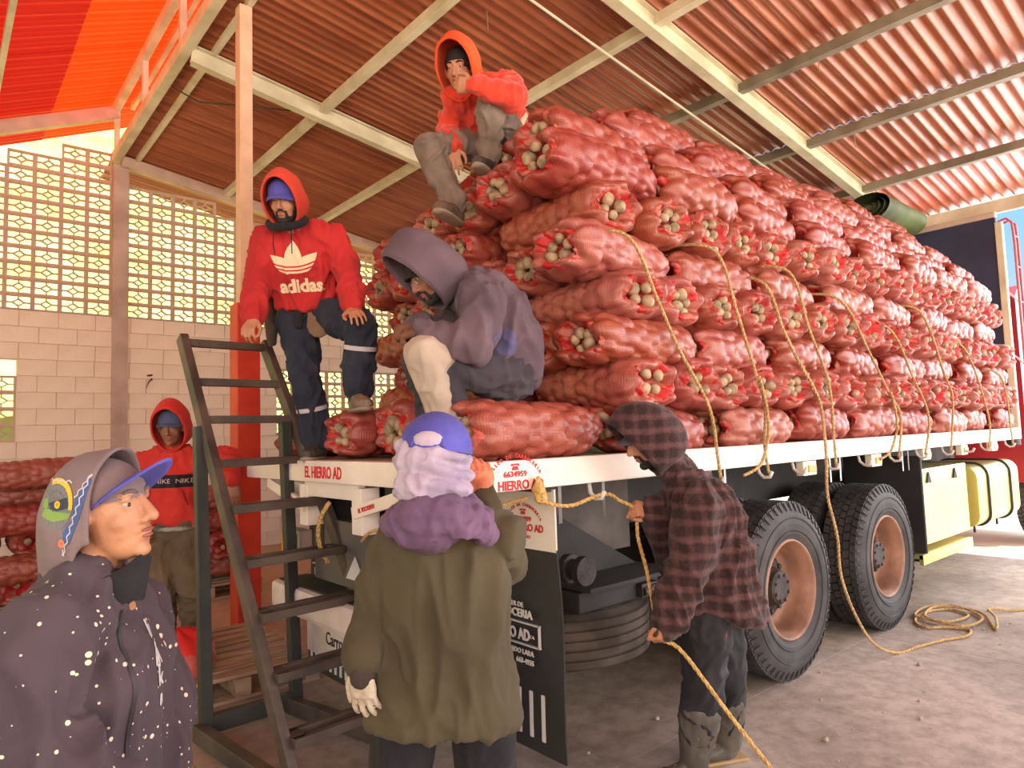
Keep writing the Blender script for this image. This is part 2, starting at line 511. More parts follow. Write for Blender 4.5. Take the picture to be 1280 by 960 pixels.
for y in (-2.2, 1.25, 4.7):
    mb = MB(); a, b = (0.25, y, zr(0.25) - 0.17), (8.1, y, zr(8.1) - 0.17)
    mb.span(a, b, 0.10, 0.018); mb.span((a[0], y, a[2] + 0.085), (b[0], y, b[2] + 0.085), 0.012, 0.17); mb.span((a[0], y, a[2] + 0.165), (b[0], y, b[2] + 0.165), 0.10, 0.014)
    mb.build('rafter', M_steel, ceiling)
for x, y in ((1.9, 2.2), (4.2, 0.5), (5.6, 0.8), (6.6, 2.9), (3.4, 2.8), (2.4, -0.2)):
    MB().tube([(x, y, zr(x) - 0.02), (x + 0.004, y, zr(x) - 0.2)], 0.004, 5).build('roof_hook', M_steel2, ceiling)
# thin tie rods beside the second rafter
MB().tube([(0.3, 1.75, zr(0.3) - 0.12), (8.0, 1.75, zr(8.0) - 0.12)], 0.012, 6).build('tie_rod', M_steel, ceiling)
# electric cable under the ridge
MB().tube([(0.3, 5.6, 5.33), (0.5, 5.35, 5.12), (0.9, 5.0, 5.05), (1.5, 4.85, 5.1), (2.2, 4.78, 5.04)], 0.008, 6).build('cable', mat('dark_cable', srgb(70, 58, 50), 0.7), ceiling)
# ridge truss
for nm, x, z, w, h in (('lower_chord', 0.22, 5.36, 0.10, 0.13), ('upper_chord', 0.20, 6.0, 0.08, 0.12)):
    mb = MB(); mb.span((x, -6.6, z), (x, 8.1, z), w, h, bev=0.01); mb.build(nm, M_steel, ceiling)
MB().span((0.45, -6.6, 5.33), (0.45, 8.0, 5.33), 0.05, 0.06).build('purlin', M_steel, ceiling)
MB().span((0.42, -6.6, 6.13), (0.42, 8.1, 6.13), 0.05, 0.07).build('purlin', M_steel, ceiling)
y = 7.95; k = 0
while y > -6.5:
    MB().span((0.21, y, 5.42), (0.21, y, 5.95), 0.06, 0.06, up=(1, 0, 0)).build('truss_post', M_steel, ceiling); y -= 1.55
for x in (-1.12, -2.4, -3.8):
    MB().span((x, -6.6, zl(x) - 0.03), (x, 8.1, zl(x) - 0.03), 0.05, 0.09).build('purlin', M_steel, ceiling)
# sloping beams along the top of the gable wall
MB().span((0.27, 7.95, zr(0.27) - 0.06), (8.1, 7.95, zr(8.1) - 0.06), 0.12, 0.14).build('gable_beam', mat('gable_beam', srgb(206, 172, 150), 0.7), ceiling)
MB().span((-4.4, 7.95, zl(-4.4) - 0.10), (0.2, 7.95, zl(0.2) - 0.10), 0.12, 0.15).build('gable_beam', MATS['gable_beam'], ceiling)
# eave fascia
MB().span((8.22, -6.6, zr(8.2) - 0.06), (8.22, 8.3, zr(8.2) - 0.06), 0.05, 0.16).build('fascia', M_steel, ceiling)
# ---- column behind the truck: pale steel above, square base painted red
colm = tag(empty('trim_1', (0.42, 3.75, 0)), kind='structure', label='steel column with red painted lower half')
MB().box((0.42, 3.75, 1.335), (0.19, 0.19, 2.67), bev=0.008).build('column_base', mat('red_paint', srgb(214, 62, 32), 0.55, srgb(188, 46, 24), 4), colm)
MB().box((0.42, 3.75, 3.98), (0.11, 0.11, 2.64), bev=0.006).build('column_shaft', mat('column_cream', srgb(226, 186, 152), 0.6), colm)
# ================================================================== TRUCK
M_white = mat('white_paint', srgb(238, 222, 212), 0.5, srgb(222, 204, 194), 2.5, 5, bump=0.05)
M_red_ink = mat('red_lettering', srgb(206, 32, 40), 0.6)
M_dark = mat('chassis_black', srgb(52, 46, 46), 0.75, srgb(36, 32, 32), 4, 5, bump=0.2)
M_rub = mat('tyre_rubber', srgb(72, 68, 68), 0.7, srgb(50, 47, 48), 5, 6, bump=0.25, bscale=60, spec=0.35)
M_rubd = mat('tyre_rubber_dusty', srgb(96, 84, 76), 0.85, srgb(62, 54, 50), 5, 6, bump=0.25, bscale=60, spec=0.2)
M_rim = mat('rusty_rim', srgb(168, 122, 98), 0.6, srgb(118, 84, 68), 5, 6, bump=0.2, metal=0.1)
M_hub = mat('hub_iron', srgb(74, 64, 62), 0.6, srgb(46, 40, 40), 14, 5, bump=0.3, metal=0.3)
M_alu = mat('polished_alu_yellow_reflection', srgb(236, 222, 150), 0.3, srgb(220, 206, 132), 1.5, 3, metal=0.75)  # yellow reflection of the outside painted into the metal's base colour
M_flap = mat('mudflap_rubber', srgb(44, 40, 42), 0.6, srgb(34, 31, 33), 4, 5, bump=0.1)
M_white_ink = mat('white_lettering', srgb(214, 206, 204), 0.7)
M_amber = mat('amber_lens', srgb(240, 150, 40), 0.25)
M_chrome = mat('galvanised', srgb(190, 184, 180), 0.35, metal=0.8)
truck = tag(empty('flatbed_truck', (3.6, 1.25, 0)), 'white flatbed truck loaded with red net sacks', 'truck')
RZ0, RZ1 = 1.285, 1.4025
# bed
mb = MB(); mb.box((3.66, 0.03, (RZ0 + RZ1) / 2), (7.32, 0.06, RZ1 - RZ0), bev=0.006); near_rail = mb.build('side_rail', M_white, truck)
mb = MB(); mb.box((3.66, 2.48, (RZ0 + RZ1) / 2), (7.32, 0.06, RZ1 - RZ0), bev=0.006); mb.build('side_rail', M_white, truck)
mb = MB(); mb.box((0.02, 1.255, (RZ0 + RZ1) / 2 - 0.002), (0.08, 2.39, RZ1 - RZ0 - 0.004), bev=0.006); rear_beam = mb.build('rear_beam', M_white, truck)
for k in range(9):
    MB().box((3.69, 0.195 + k * 0.265, 1.385), (7.24, 0.255, 0.03)).build('deck_plank', mat('deck_wood', srgb(150, 118, 94), 0.85, srgb(116, 88, 68), 4, 5, stretch=(0.5, 4, 1)), truck)
for k in range(13):
    MB().box((0.35 + k * 0.57, 1.255, 1.325), (0.06, 2.38, 0.085)).build('cross_member', M_dark, truck)
MB().box((4.0, 0.86, 1.10), (7.8, 0.09, 0.36), bev=0.01).build('chassis_rail', M_dark, truck)
MB().box((4.0, 1.64, 1.10), (7.8, 0.09, 0.36), bev=0.01).build('chassis_rail', M_dark, truck)
for x in (0.6, 1.7, 3.0, 4.4, 5.6):
    MB().box((x, 1.25, 1.08), (0.1, 0.7, 0.2)).build('chassis_crossbar', M_dark, truck)
# lettering of the side rail and of the rear beam
def sign(cx, cz, s, size):
    it = [('EL HIERRO AD', cx, cz - 0.030 * s, 0.050 * s, dict(bold=0.0016 * s, sx=0.92)), ('6634959', cx, cz + 0.014 * s, 0.030 * s, dict(bold=0.001 * s, sx=1.15))]
    it += arc_text('TALLER DE CARROCERIA', cx, cz - 0.075 * s, 0.16 * s, PI * 0.80, PI * 0.20, 0.021 * s, bold=0.0005 * s)
    return it
def phone(mb, fr, cx, cy, s):
    P = lambda x, y: fr @ Vector((cx + x * s, cy + y * s, 0.0005))
    nrm = (fr.to_3x3() @ Vector((0, 0, 1))) * 0.002
    mb.prism([P(-.022, -.012), P(.022, -.012), P(.014, .008), P(-.014, .008)], nrm)
    mb.prism([P(-.028, .010), P(-.020, .008), P(-.012, .012), P(.012, .012), P(.020, .008), P(.028, .010), P(.024, .020), P(-.024, .020)], nrm)
fr = plane_frame((0, -0.0005, 0), (1, 0, 0), (0, 0, 1))
mb = lettering(sign(0.165, 1.335, 1.0, 1), M_red_ink, near_rail, fr); phone(mb, fr, 0.165, 1.375, 0.8)
tag(mb.build('lettering', M_red_ink, near_rail), 'red painted lettering of a bodywork shop')
fr = plane_frame((-0.0205, 0, 0), (0, -1, 0), (0, 0, 1))
mb = lettering([('EL HIERRO AD', -1.33, 1.335, 0.085, dict(bold=0.002, sx=0.8))], M_red_ink, rear_beam, fr)
tag(mb.build('lettering', M_red_ink, rear_beam), 'red painted lettering')
# tail posts, struts with lettering, gusset plates
for y, sy in ((1.0, -1), (1.62, 1)):
    MB().box((0.05, y, 1.155), (0.10, 0.10, 0.225), bev=0.004).build('tail_post', M_white, truck)
    mb = MB(); mb.span((0.0, y - sy * 0.03, 1.145), (0.0, y + sy * 0.50, 1.262), 0.022, 0.058); st = mb.build('strut', M_white, truck)
    d = Vector((0, sy * 0.53, 0.117)).normalized()
    xd = d if sy < 0 else -d
    frs = plane_frame((-0.0125, y + sy * 0.12, 1.178), xd, Vector((-1, 0, 0)).cross(xd))
    mb = lettering([('EL TOCAYITO', 0, 0, 0.030, dict(bold=0.0006, sx=0.85))], M_red_ink, st, frs); mb.build('lettering', M_red_ink, st)
MB().box((0.03, 1.31, 1.245), (0.04, 0.62, 0.08)).build('gusset_plate', M_white, truck)
mb = MB(); mb.prism([(0.06, 1.72, 1.27), (0.06, 2.42, 1.27), (0.06, 1.72, 1.12)], (0.02, 0, 0)); mb.build('gusset_plate', M_white, truck)
# mud flaps: white plate above, black rubber below with white bars
def mudflap(y0, y1, x, near):
    sgn = 1
    fl = MB(); vs = []; n = 8
    for k in range(n + 1):
        t = k / n; z = 1.02 - 0.86 * t; xx = x + 0.02 * t + 0.012 * math.sin(t * 5)
        vs += [(xx, y0 - 0.01 * t, z), (xx, y1 + 0.005 * t, z), (xx + 0.008, y1 + 0.005 * t, z), (xx + 0.008, y0 - 0.01 * t, z)]
    fs = [(0, 1, 2, 3), (n * 4 + 3, n * 4 + 2, n * 4 + 1, n * 4)]
    for k in range(n):
        for q in range(4):
            a, b2 = k * 4 + q, k * 4 + (q + 1) % 4; fs.append((a, b2, b2 + 4, a + 4))
    fl.add(vs, fs); f = fl.build('mud_flap', M_flap, truck)
    MB().box((x + 0.004, (y0 + y1) / 2, 1.14), (0.008, y1 - y0, 0.26)).build('flap_plate', M_white, f)
    frp = plane_frame((x - 0.0008, 0, 0), (0, -1, 0), (0, 0, 1))
    cy = -(y0 + 0.20)
    mb = lettering(sign(cy, 1.125, 0.86, 1) + [('TOLEDO', cy, 1.06, 0.022, {})], M_red_ink, f, frp); phone(mb, frp, cy, 1.165, 0.75); mb.build('lettering', M_red_ink, f)
    xx = x + 0.0005
    frb = plane_frame((xx, 0, 0), (0, -1, 0), (-0.012, 0, 1))
    R_ = -(y0 + 0.155)
    it = [('TALLER DE', R_ - 0.055, 0.765, 0.030, dict(align='RIGHT')), ('CARROCERIA', R_, 0.728, 0.048, dict(align='RIGHT', bold=0.0012)),
          ('EL HIERRO AD', R_ - 0.02, 0.638, 0.066, dict(align='RIGHT', bold=0.002, sx=0.8)), ('C.A.', R_ + 0.012, 0.638, 0.018, dict(align='RIGHT')),
          ('EDO LARA', R_, 0.566, 0.030, dict(align='RIGHT', bold=0.0006)), ('663-4955', R_, 0.527, 0.030, dict(align='RIGHT', bold=0.0006))]
    mb = lettering(it, M_white_ink, f, frb)
    for (ya, yb, za, zb) in ((R_ - 0.42, R_ + 0.03, 0.682, 0.688), (R_ - 0.42, R_ + 0.03, 0.590, 0.596), (R_ + 0.022, R_ + 0.028, 0.59, 0.688)):
        mb.box((xx + 0.008, -(ya + yb) / 2, (za + zb) / 2), (0.012, abs(yb - ya), zb - za))
    mb.build('lettering', M_white_ink, f)
    mb = MB()
    for k in range(6):
        yy = y0 + 0.12 + k * 0.075
        mb.box((x + 0.004, yy, 0.31), (0.045, 0.022, 0.19), bev=0.004)
    # the bars are thin raised strips: squash them onto the rubber
    for i, v in enumerate(mb.v):
        t = (1.02 - v[2]) / 0.86; xs_ = x + 0.02 * t + 0.012 * math.sin(t * 5)
        mb.v[i] = (xs_ + (v[0] - x - 0.004) * 0.06 - 0.0015, v[1], v[2])
    mb.build('white_bar', M_white_ink, f)
    return f
mudflap(0.03, 0.66, 0.40, True)
mudflap(1.84, 2.47, 0.40, False)
MB().box((0.36, 0.35, 1.278), (0.05, 0.64, 0.03)).build('flap_bracket', M_dark, truck)
MB().box((0.36, 2.15, 1.278), (0.05, 0.64, 0.03)).build('flap_bracket', M_dark, truck)
# rear bumper with dusty top, lettered skirt and striped bar, tail lamps
bump = MB().box((0.12, 1.27, 0.60), (0.24, 1.68, 0.16), bev=0.03).build('rear_bumper', mat('bumper_white', srgb(226, 208, 202), 0.55, srgb(190, 168, 158), 4, 5), truck)
MB().box((0.13, 1.27, 0.684), (0.18, 1.60, 0.008)).build('bumper_top', M_dark, bump)
skirt = MB().box((0.10, 1.12, 0.405), (0.02, 1.34, 0.17)).build('bumper_skirt', MATS['bumper_white'], truck)
fr = plane_frame((0.089, 0, 0), (0, -1, 0), (0, 0, 1))
mb = lettering([('Carrocerias El Hierro AD', -1.12, 0.43, 0.095, dict(sx=0.85, bold=0.001))], M_dark, skirt, fr); mb.build('lettering', M_dark, skirt)
sb = MB().box((0.11, 1.12, 0.27), (0.02, 1.36, 0.10)).build('striped_bar', M_flap, truck)
for k in range(22):
    MB().box((0.098, 0.49 + k * 0.06, 0.285), (0.006, 0.022, 0.06)).build('stripe', M_white_ink, sb)
MB().box((0.14, 1.27, 0.9), (0.06, 0.9, 0.34)).build('tail_panel', mat('grey_panel', srgb(92, 84, 84), 0.6), truck)
mb = MB(); mb.prism([(0.10, 1.12, 0.78), (0.10, 1.32, 0.78), (0.10, 1.22, 0.9)], (0.005, 0, 0)); mb.build('warning_triangle', M_white_ink, truck)
for y in (1.95, 0.62):
    lm = MB().box((0.10, y, 0.90), (0.08, 0.26, 0.17), bev=0.006).build('tail_lamp', mat('lamp_case', srgb(176, 150, 138), 0.6), truck)
    MB().box((0.056, y + 0.07, 0.90), (0.012, 0.085, 0.13), bev=0.004).build('lens', M_amber, lm)
    MB().box((0.056, y - 0.04, 0.90), (0.012, 0.11, 0.13), bev=0.004).build('lens', mat('red_lens', srgb(120, 60, 50), 0.3), lm)
# wheels --------------------------------------------------------------
def ribbed_mesh():
    W = 0.275; prof = [(0.30, 0.03), (0.30, 0.01), (0.33, -0.004), (0.40, -0.010), (0.46, 0.0), (0.50, 0.02)]
    for k in range(5):
        y = 0.026 + k * 0.047; prof += [(0.522, y), (0.525, y + 0.006), (0.525, y + 0.034), (0.522, y + 0.037)]
        if k < 4: prof += [(0.508, y + 0.039), (0.508, y + 0.045)]
    prof += [(0.50, W - 0.02), (0.46, W), (0.40, W + 0.01), (0.33, W + 0.004), (0.30, W - 0.01), (0.30, W - 0.03)]
    mb = MB(); mb.lathe(prof, (0, 0, 0), 'Y', 96, closed=True)
    for i, v in enumerate(mb.v):
        r = math.hypot(v[0], v[2])
        if r > 0.505:
            a = math.atan2(v[2], v[0]); mb.v[i] = (v[0], v[1] + 0.003 * math.sin(a * 48), v[2])
    return mb
def tyre_mesh():
    mb = MB(); R, W = 0.525, 0.275
    prof = [(0.290, 0.030), (0.300, 0.010), (0.33, -0.004), (0.39, -0.010), (0.44, -0.006), (0.475, 0.006), (0.495, 0.020), (0.506, 0.036), (0.506, W - 0.036), (0.495, W - 0.02), (0.475, W - 0.006), (0.42, W + 0.008), (0.33, W + 0.004), (0.29, W - 0.03)]
    mb.lathe(prof, (0, 0, 0), 'Y', 72, closed=True)
    nb_ = 54
    for rib in range(5):
        y0 = 0.022 + rib * 0.048; y1 = y0 + 0.040
        for k in range(nb_):
            a0 = 2 * PI * (k + 0.5 * (rib % 2)) / nb_; a1 = a0 + 2 * PI / nb_ * 0.80
            sk = 0.02 * (1 if rib % 2 else -1)
            vs = []
            for r in (0.500, R):
                for y, s_ in ((y0, 0), (y1, sk)):
                    for a in (a0, a1): vs.append((r * math.cos(a + s_), y, r * math.sin(a + s_)))
            mb.add(vs, [(0, 1, 3, 2), (4, 6, 7, 5), (0, 4, 5, 1), (2, 3, 7, 6), (0, 2, 6, 4), (1, 5, 7, 3)])
    for side in (0, 1):                                             # shoulder lugs
        for k in range(nb_):
            a0 = 2 * PI * (k + 0.2) / nb_; a1 = a0 + 2 * PI / nb_ * 0.45
            vs = []
            for r, y in ((0.515, 0.022), (0.468, 0.0015)):
                yy = y if side == 0 else W - y
                yo = yy - 0.006 if side == 0 else yy + 0.006
                for a in (a0, a1): vs += [(r * math.cos(a), yy + (0.01 if side == 0 else -0.01), r * math.sin(a)), (r * math.cos(a), yo, r * math.sin(a))]
            mb.add(vs, [(0, 1, 3, 2), (4, 6, 7, 5), (0, 4, 5, 1), (2, 3, 7, 6), (0, 2, 6, 4), (1, 5, 7, 3)])
    for r in (0.345, 0.42):                                         # raised rings on the side wall
        mb.lathe([(r, -0.006), (r + 0.004, -0.013), (r + 0.008, -0.006)], (0, 0, 0), 'Y', 60)
    return mb
def rim_mesh(outer=True):
    prof = [(0.300, 0.018), (0.292, 0.004), (0.284, 0.006), (0.278, 0.022), (0.262, 0.045), (0.252, 0.09), (0.250, 0.155), (0.225, 0.175), (0.20, 0.178), (0.0, 0.182)]
    return MB().lathe(prof, (0, 0, 0), 'Y', 48)
def hub_mesh():
    mb = MB()
    mb.lathe([(0.20, 0.178), (0.175, 0.165), (0.165, 0.150), (0.12, 0.135), (0.105, 0.110), (0.10, 0.085), (0.085, 0.072), (0.0, 0.068)], (0, 0, 0), 'Y', 32)
    for k in range(10):
        a = 2 * PI * k / 10; mb.lathe([(0.0, 0.128), (0.016, 0.130), (0.018, 0.168)], (0.147 * math.cos(a), 0, 0.147 * math.sin(a)), 'Y', 8)
    for k in range(8):
        a = 2 * PI * k / 8; mb.lathe([(0.0, 0.062), (0.010, 0.063), (0.011, 0.078)], (0.078 * math.cos(a), 0, 0.078 * math.sin(a)), 'Y', 6)
    return mb
tm = tyre_mesh().mesh('tyre'); tm.materials.append(M_rub)
rm = rim_mesh().mesh('rim'); rm.materials.append(M_rim); rm.polygons.foreach_set('use_smooth', [True] * len(rm.polygons))
hm = hub_mesh().mesh('hub'); hm.materials.append(M_hub)
fr = plane_frame((0, -0.0145, 0), (1, 0, 0), (0, 0, 1))
def wheel(x, y, flip, inner=False):
    w = bpy.data.objects.new('wheel', tm); COL.objects.link(w); w.parent = truck; w.location = Vector((x, y, 0.525)) - truck.location
    w.rotation_euler = (0, RNG.uniform(0, 6), PI if flip else 0)
    if not inner:
        for nm, me in (('rim', rm), ('hub', hm)):
            c = bpy.data.objects.new(nm, me); COL.objects.link(c); c.parent = w
    return w
for x in (2.367, 3.797):
    wheel(x, 0.05, False); wheel(x, 0.385, False, True)
    wheel(x, 2.46, True); wheel(x, 2.125, True, True)
    MB().lathe([(0.09, 0.45), (0.09, 2.06)], (x, 0, 0.525), 'Y', 16).build('axle', M_dark, truck)
    MB().ball((x, 1.25, 0.525), (0.2, 0.22, 0.22), 16, 10).build('differential', M_dark, truck, True)
MB().span((2.2, 0.75, 0.80), (3.95, 0.75, 0.80), 0.08, 0.12).build('leaf_spring', M_dark, truck)
# spare wheel lying flat under the tail, in its carrier
sp = bpy.data.objects.new('spare_wheel', ribbed_mesh().mesh('spare_wheel')); COL.objects.link(sp); sp.data.materials.clear(); sp.data.materials.append(M_rubd)
sp.parent = truck; sp.rotation_euler = (PI / 2, 0, 0.4); sp.location = Vector((1.10, 0.80, 0.33)) - truck.location
tag(sp, 'dusty brown spare wheel lying flat')
mb = MB()
mb.prism([(0.75, 0.55, 0.63), (1.62, 0.55, 0.63), (1.62, 0.55, 0.70), (0.80, 0.55, 1.14), (0.72, 0.55, 1.14)], (0, 0.05, 0))
mb.box((1.15, 0.44, 0.67), (0.62, 0.20, 0.10), bev=0.01); mb.box((1.2, 0.42, 0.74), (0.7, 0.3, 0.02))
mb.build('spare_carrier', M_dark, truck)
mb = MB(); mb.lathe([(0.0, 0.30), (0.07, 0.30), (0.07, 0.34), (0.05, 0.34), (0.05, 0.40), (0.07, 0.40), (0.07, 0.44), (0.0, 0.44)], (0.86, 0.0, 0.83), 'Y', 18)
mb.build('winch_drum', M_hub, truck)
mb = MB(); mb.box((1.34, 0.33, 0.665), (0.14, 0.06, 0.07), bev=0.006); mb.tube([(1.28, 0.30, 0.66), (1.42, 0.30, 0.675)], 0.022, 10); mb.build('winch_motor', M_hub, truck)
MB().box((1.2, 0.7, 1.02), (0.9, 0.02, 0.42)).build('carrier_plate', mat('dusty_plate', srgb(104, 92, 86), 0.8, srgb(70, 62, 60), 4, 6), truck)
# hanging tie strips, hooks and marker lamps under the rail
for x in (0.50, 0.78, 1.62, 1.78, 3.05, 3.2, 4.3, 4.42):
    MB().box((x, 0.1, 1.20), (0.018, 0.004, 0.17)).build('tie_strip', M_chrome, truck)
def hook(x):
    mb = MB(); mb.tube([(x, 0.04, 1.29), (x, 0.03, 1.24), (x, 0.0, 1.215), (x, -0.035, 1.22), (x, -0.05, 1.25)], 0.010, 8); return mb.build('rope_hook', mat('hook_white', srgb(206, 196, 188), 0.5), truck, True)
for x in (0.62, 1.54, 2.02, 2.42, 2.86, 3.35, 3.88, 4.41, 5.0, 5.55, 6.04, 6.84): hook(x)
for x in (2.62, 3.63, 4.62, 5.55, 6.45):
    lm = MB().box((x, 0.05, 1.235), (0.17, 0.05, 0.09), bev=0.006).build('marker_lamp', mat('lamp_shell', srgb(226, 216, 190), 0.4), truck)
    MB().box((x + 0.02, 0.022, 1.232), (0.10, 0.012, 0.045), bev=0.004).build('lens', M_amber, lm)
# mudguard, tool box, step, fuel tank
mb = MB(); mb.box((4.52, 0.35, 0.80), (0.03, 0.62, 0.85), bev=0.01); mb.build('mudguard', M_flap, truck)
tb = MB().box((5.18, 0.36, 0.80), (1.16, 0.54, 0.62), bev=0.015).build('tool_box', M_alu, truck)
for x in (4.78, 5.42):
    mb = MB(); mb.prism([(x - 0.05, 0.088, 0.99), (x + 0.05, 0.088, 0.99), (x, 0.088, 1.08)], (0, -0.012, 0)); mb.build('latch', M_dark, tb)
mb = MB(); mb.box((5.0, 0.22, 0.43), (1.2, 0.36, 0.03)); mb.box((5.0, 0.05, 0.41), (1.2, 0.03, 0.08)); mb.build('step', M_alu, truck)
def rounded_tank(x0, x1, y0, y1, z0, z1, r):
    pts = []
    for cx, cz, a0 in ((y1 - r, z1 - r, 0), (y0 + r, z1 - r, PI / 2), (y0 + r, z0 + r, PI), (y1 - r, z0 + r, 3 * PI / 2)):
        for k in range(7):
            a = a0 + PI / 2 * k / 6; pts.append((cx + r * math.cos(a), cz + r * math.sin(a)))
    return pts
tp = rounded_tank(5.95, 7.3, 0.06, 0.72, 0.48, 1.07, 0.12)
mb = MB(); mb.prism([(5.95, y, z) for y, z in tp], (1.36, 0, 0)); tank = mb.build('fuel_tank', M_alu, truck, 'auto')
cy, cz = 0.39, 0.775
for x in (6.25, 6.98):
    ring = [(x, cy + (y - cy) * 1.02, cz + (z - cz) * 1.02) for y, z in tp]
    mb = MB(); mb.tube(ring, 0.014, 6, closed=True); mb.tube([(x, 0.2, 0.46), (x, 0.2, 0.40)], 0.012, 6); mb.build('tank_strap', M_dark, tank)
# headboard, frame, cab
hb = MB().box((7.38, 1.25, 2.57), (0.05, 2.34, 2.34), bev=0.01).build('headboard', mat('navy_board', srgb(52, 56, 84), 0.7, srgb(42, 44, 66), 2), truck)
MB().box((7.38, 0.055, 2.50), (0.07, 0.07, 2.35), bev=0.01).build('headboard_post', M_steel, hb)
MB().box((7.38, 1.25, 3.77), (0.08, 2.36, 0.07), bev=0.02).build('headboard_cap', mat('cap_tan', srgb(206, 182, 160), 0.7), hb)
M_redp = mat('cab_red', srgb(178, 40, 52), 0.4)
mb = MB()
for x in (7.62, 7.76):
    mb.tube([(x, 0.12, 3.74), (x, 0.04, 3.76), (x, -0.01, 3.70), (x, -0.02, 3.5), (x, -0.02, 1.35)], 0.013, 8)
for z in (1.6, 2.0, 2.4, 2.8, 3.2, 3.55): mb.tube([(7.62, -0.02, z), (7.76, -0.02, z)], 0.010, 6)
mb.build('access_ladder', mat('ladder_red', srgb(190, 70, 80), 0.5), truck)
mb = MB(); mb.tube([(7.9, 0.22, 1.2), (7.9, 0.22, 2.75), (7.92, 0.24, 2.95), (8.0, 0.30, 3.05)], 0.075, 14); mb.build('exhaust_stack', M_dark, truck, 'auto')
mb = MB(); mb.tube([(7.5, 0.05, 2.9), (8.6, 0.05, 2.75)], 0.012, 6); mb.tube([(7.5, 0.05, 2.2), (8.3, 0.05, 2.05)], 0.012, 6); mb.build('stay_rod', MATS['ladder_red'], truck)
cab = MB()
cab.prism([(8.15, 0.14, 0.75), (10.0, 0.14, 0.75), (10.0, 0.14, 2.0), (9.75, 0.14, 2.95), (9.5, 0.14, 3.1), (8.35, 0.14, 3.1), (8.15, 0.14, 2.95)], (0, 2.22, 0))
cb = cab.build('cab', M_redp, truck)
MB().box((8.9, 0.125, 1.7), (1.1, 0.03, 0.5)).build('cab_stripe', mat('cab_cream', srgb(240, 214, 140), 0.4), cb)
MB().box((8.95, 0.125, 2.45), (0.9, 0.03, 0.6), bev=0.02).build('cab_window', mat('cab_glass', srgb(60, 70, 84), 0.1), cb)
wheel(9.1, 0.15, False); wheel(9.1, 2.36, True)
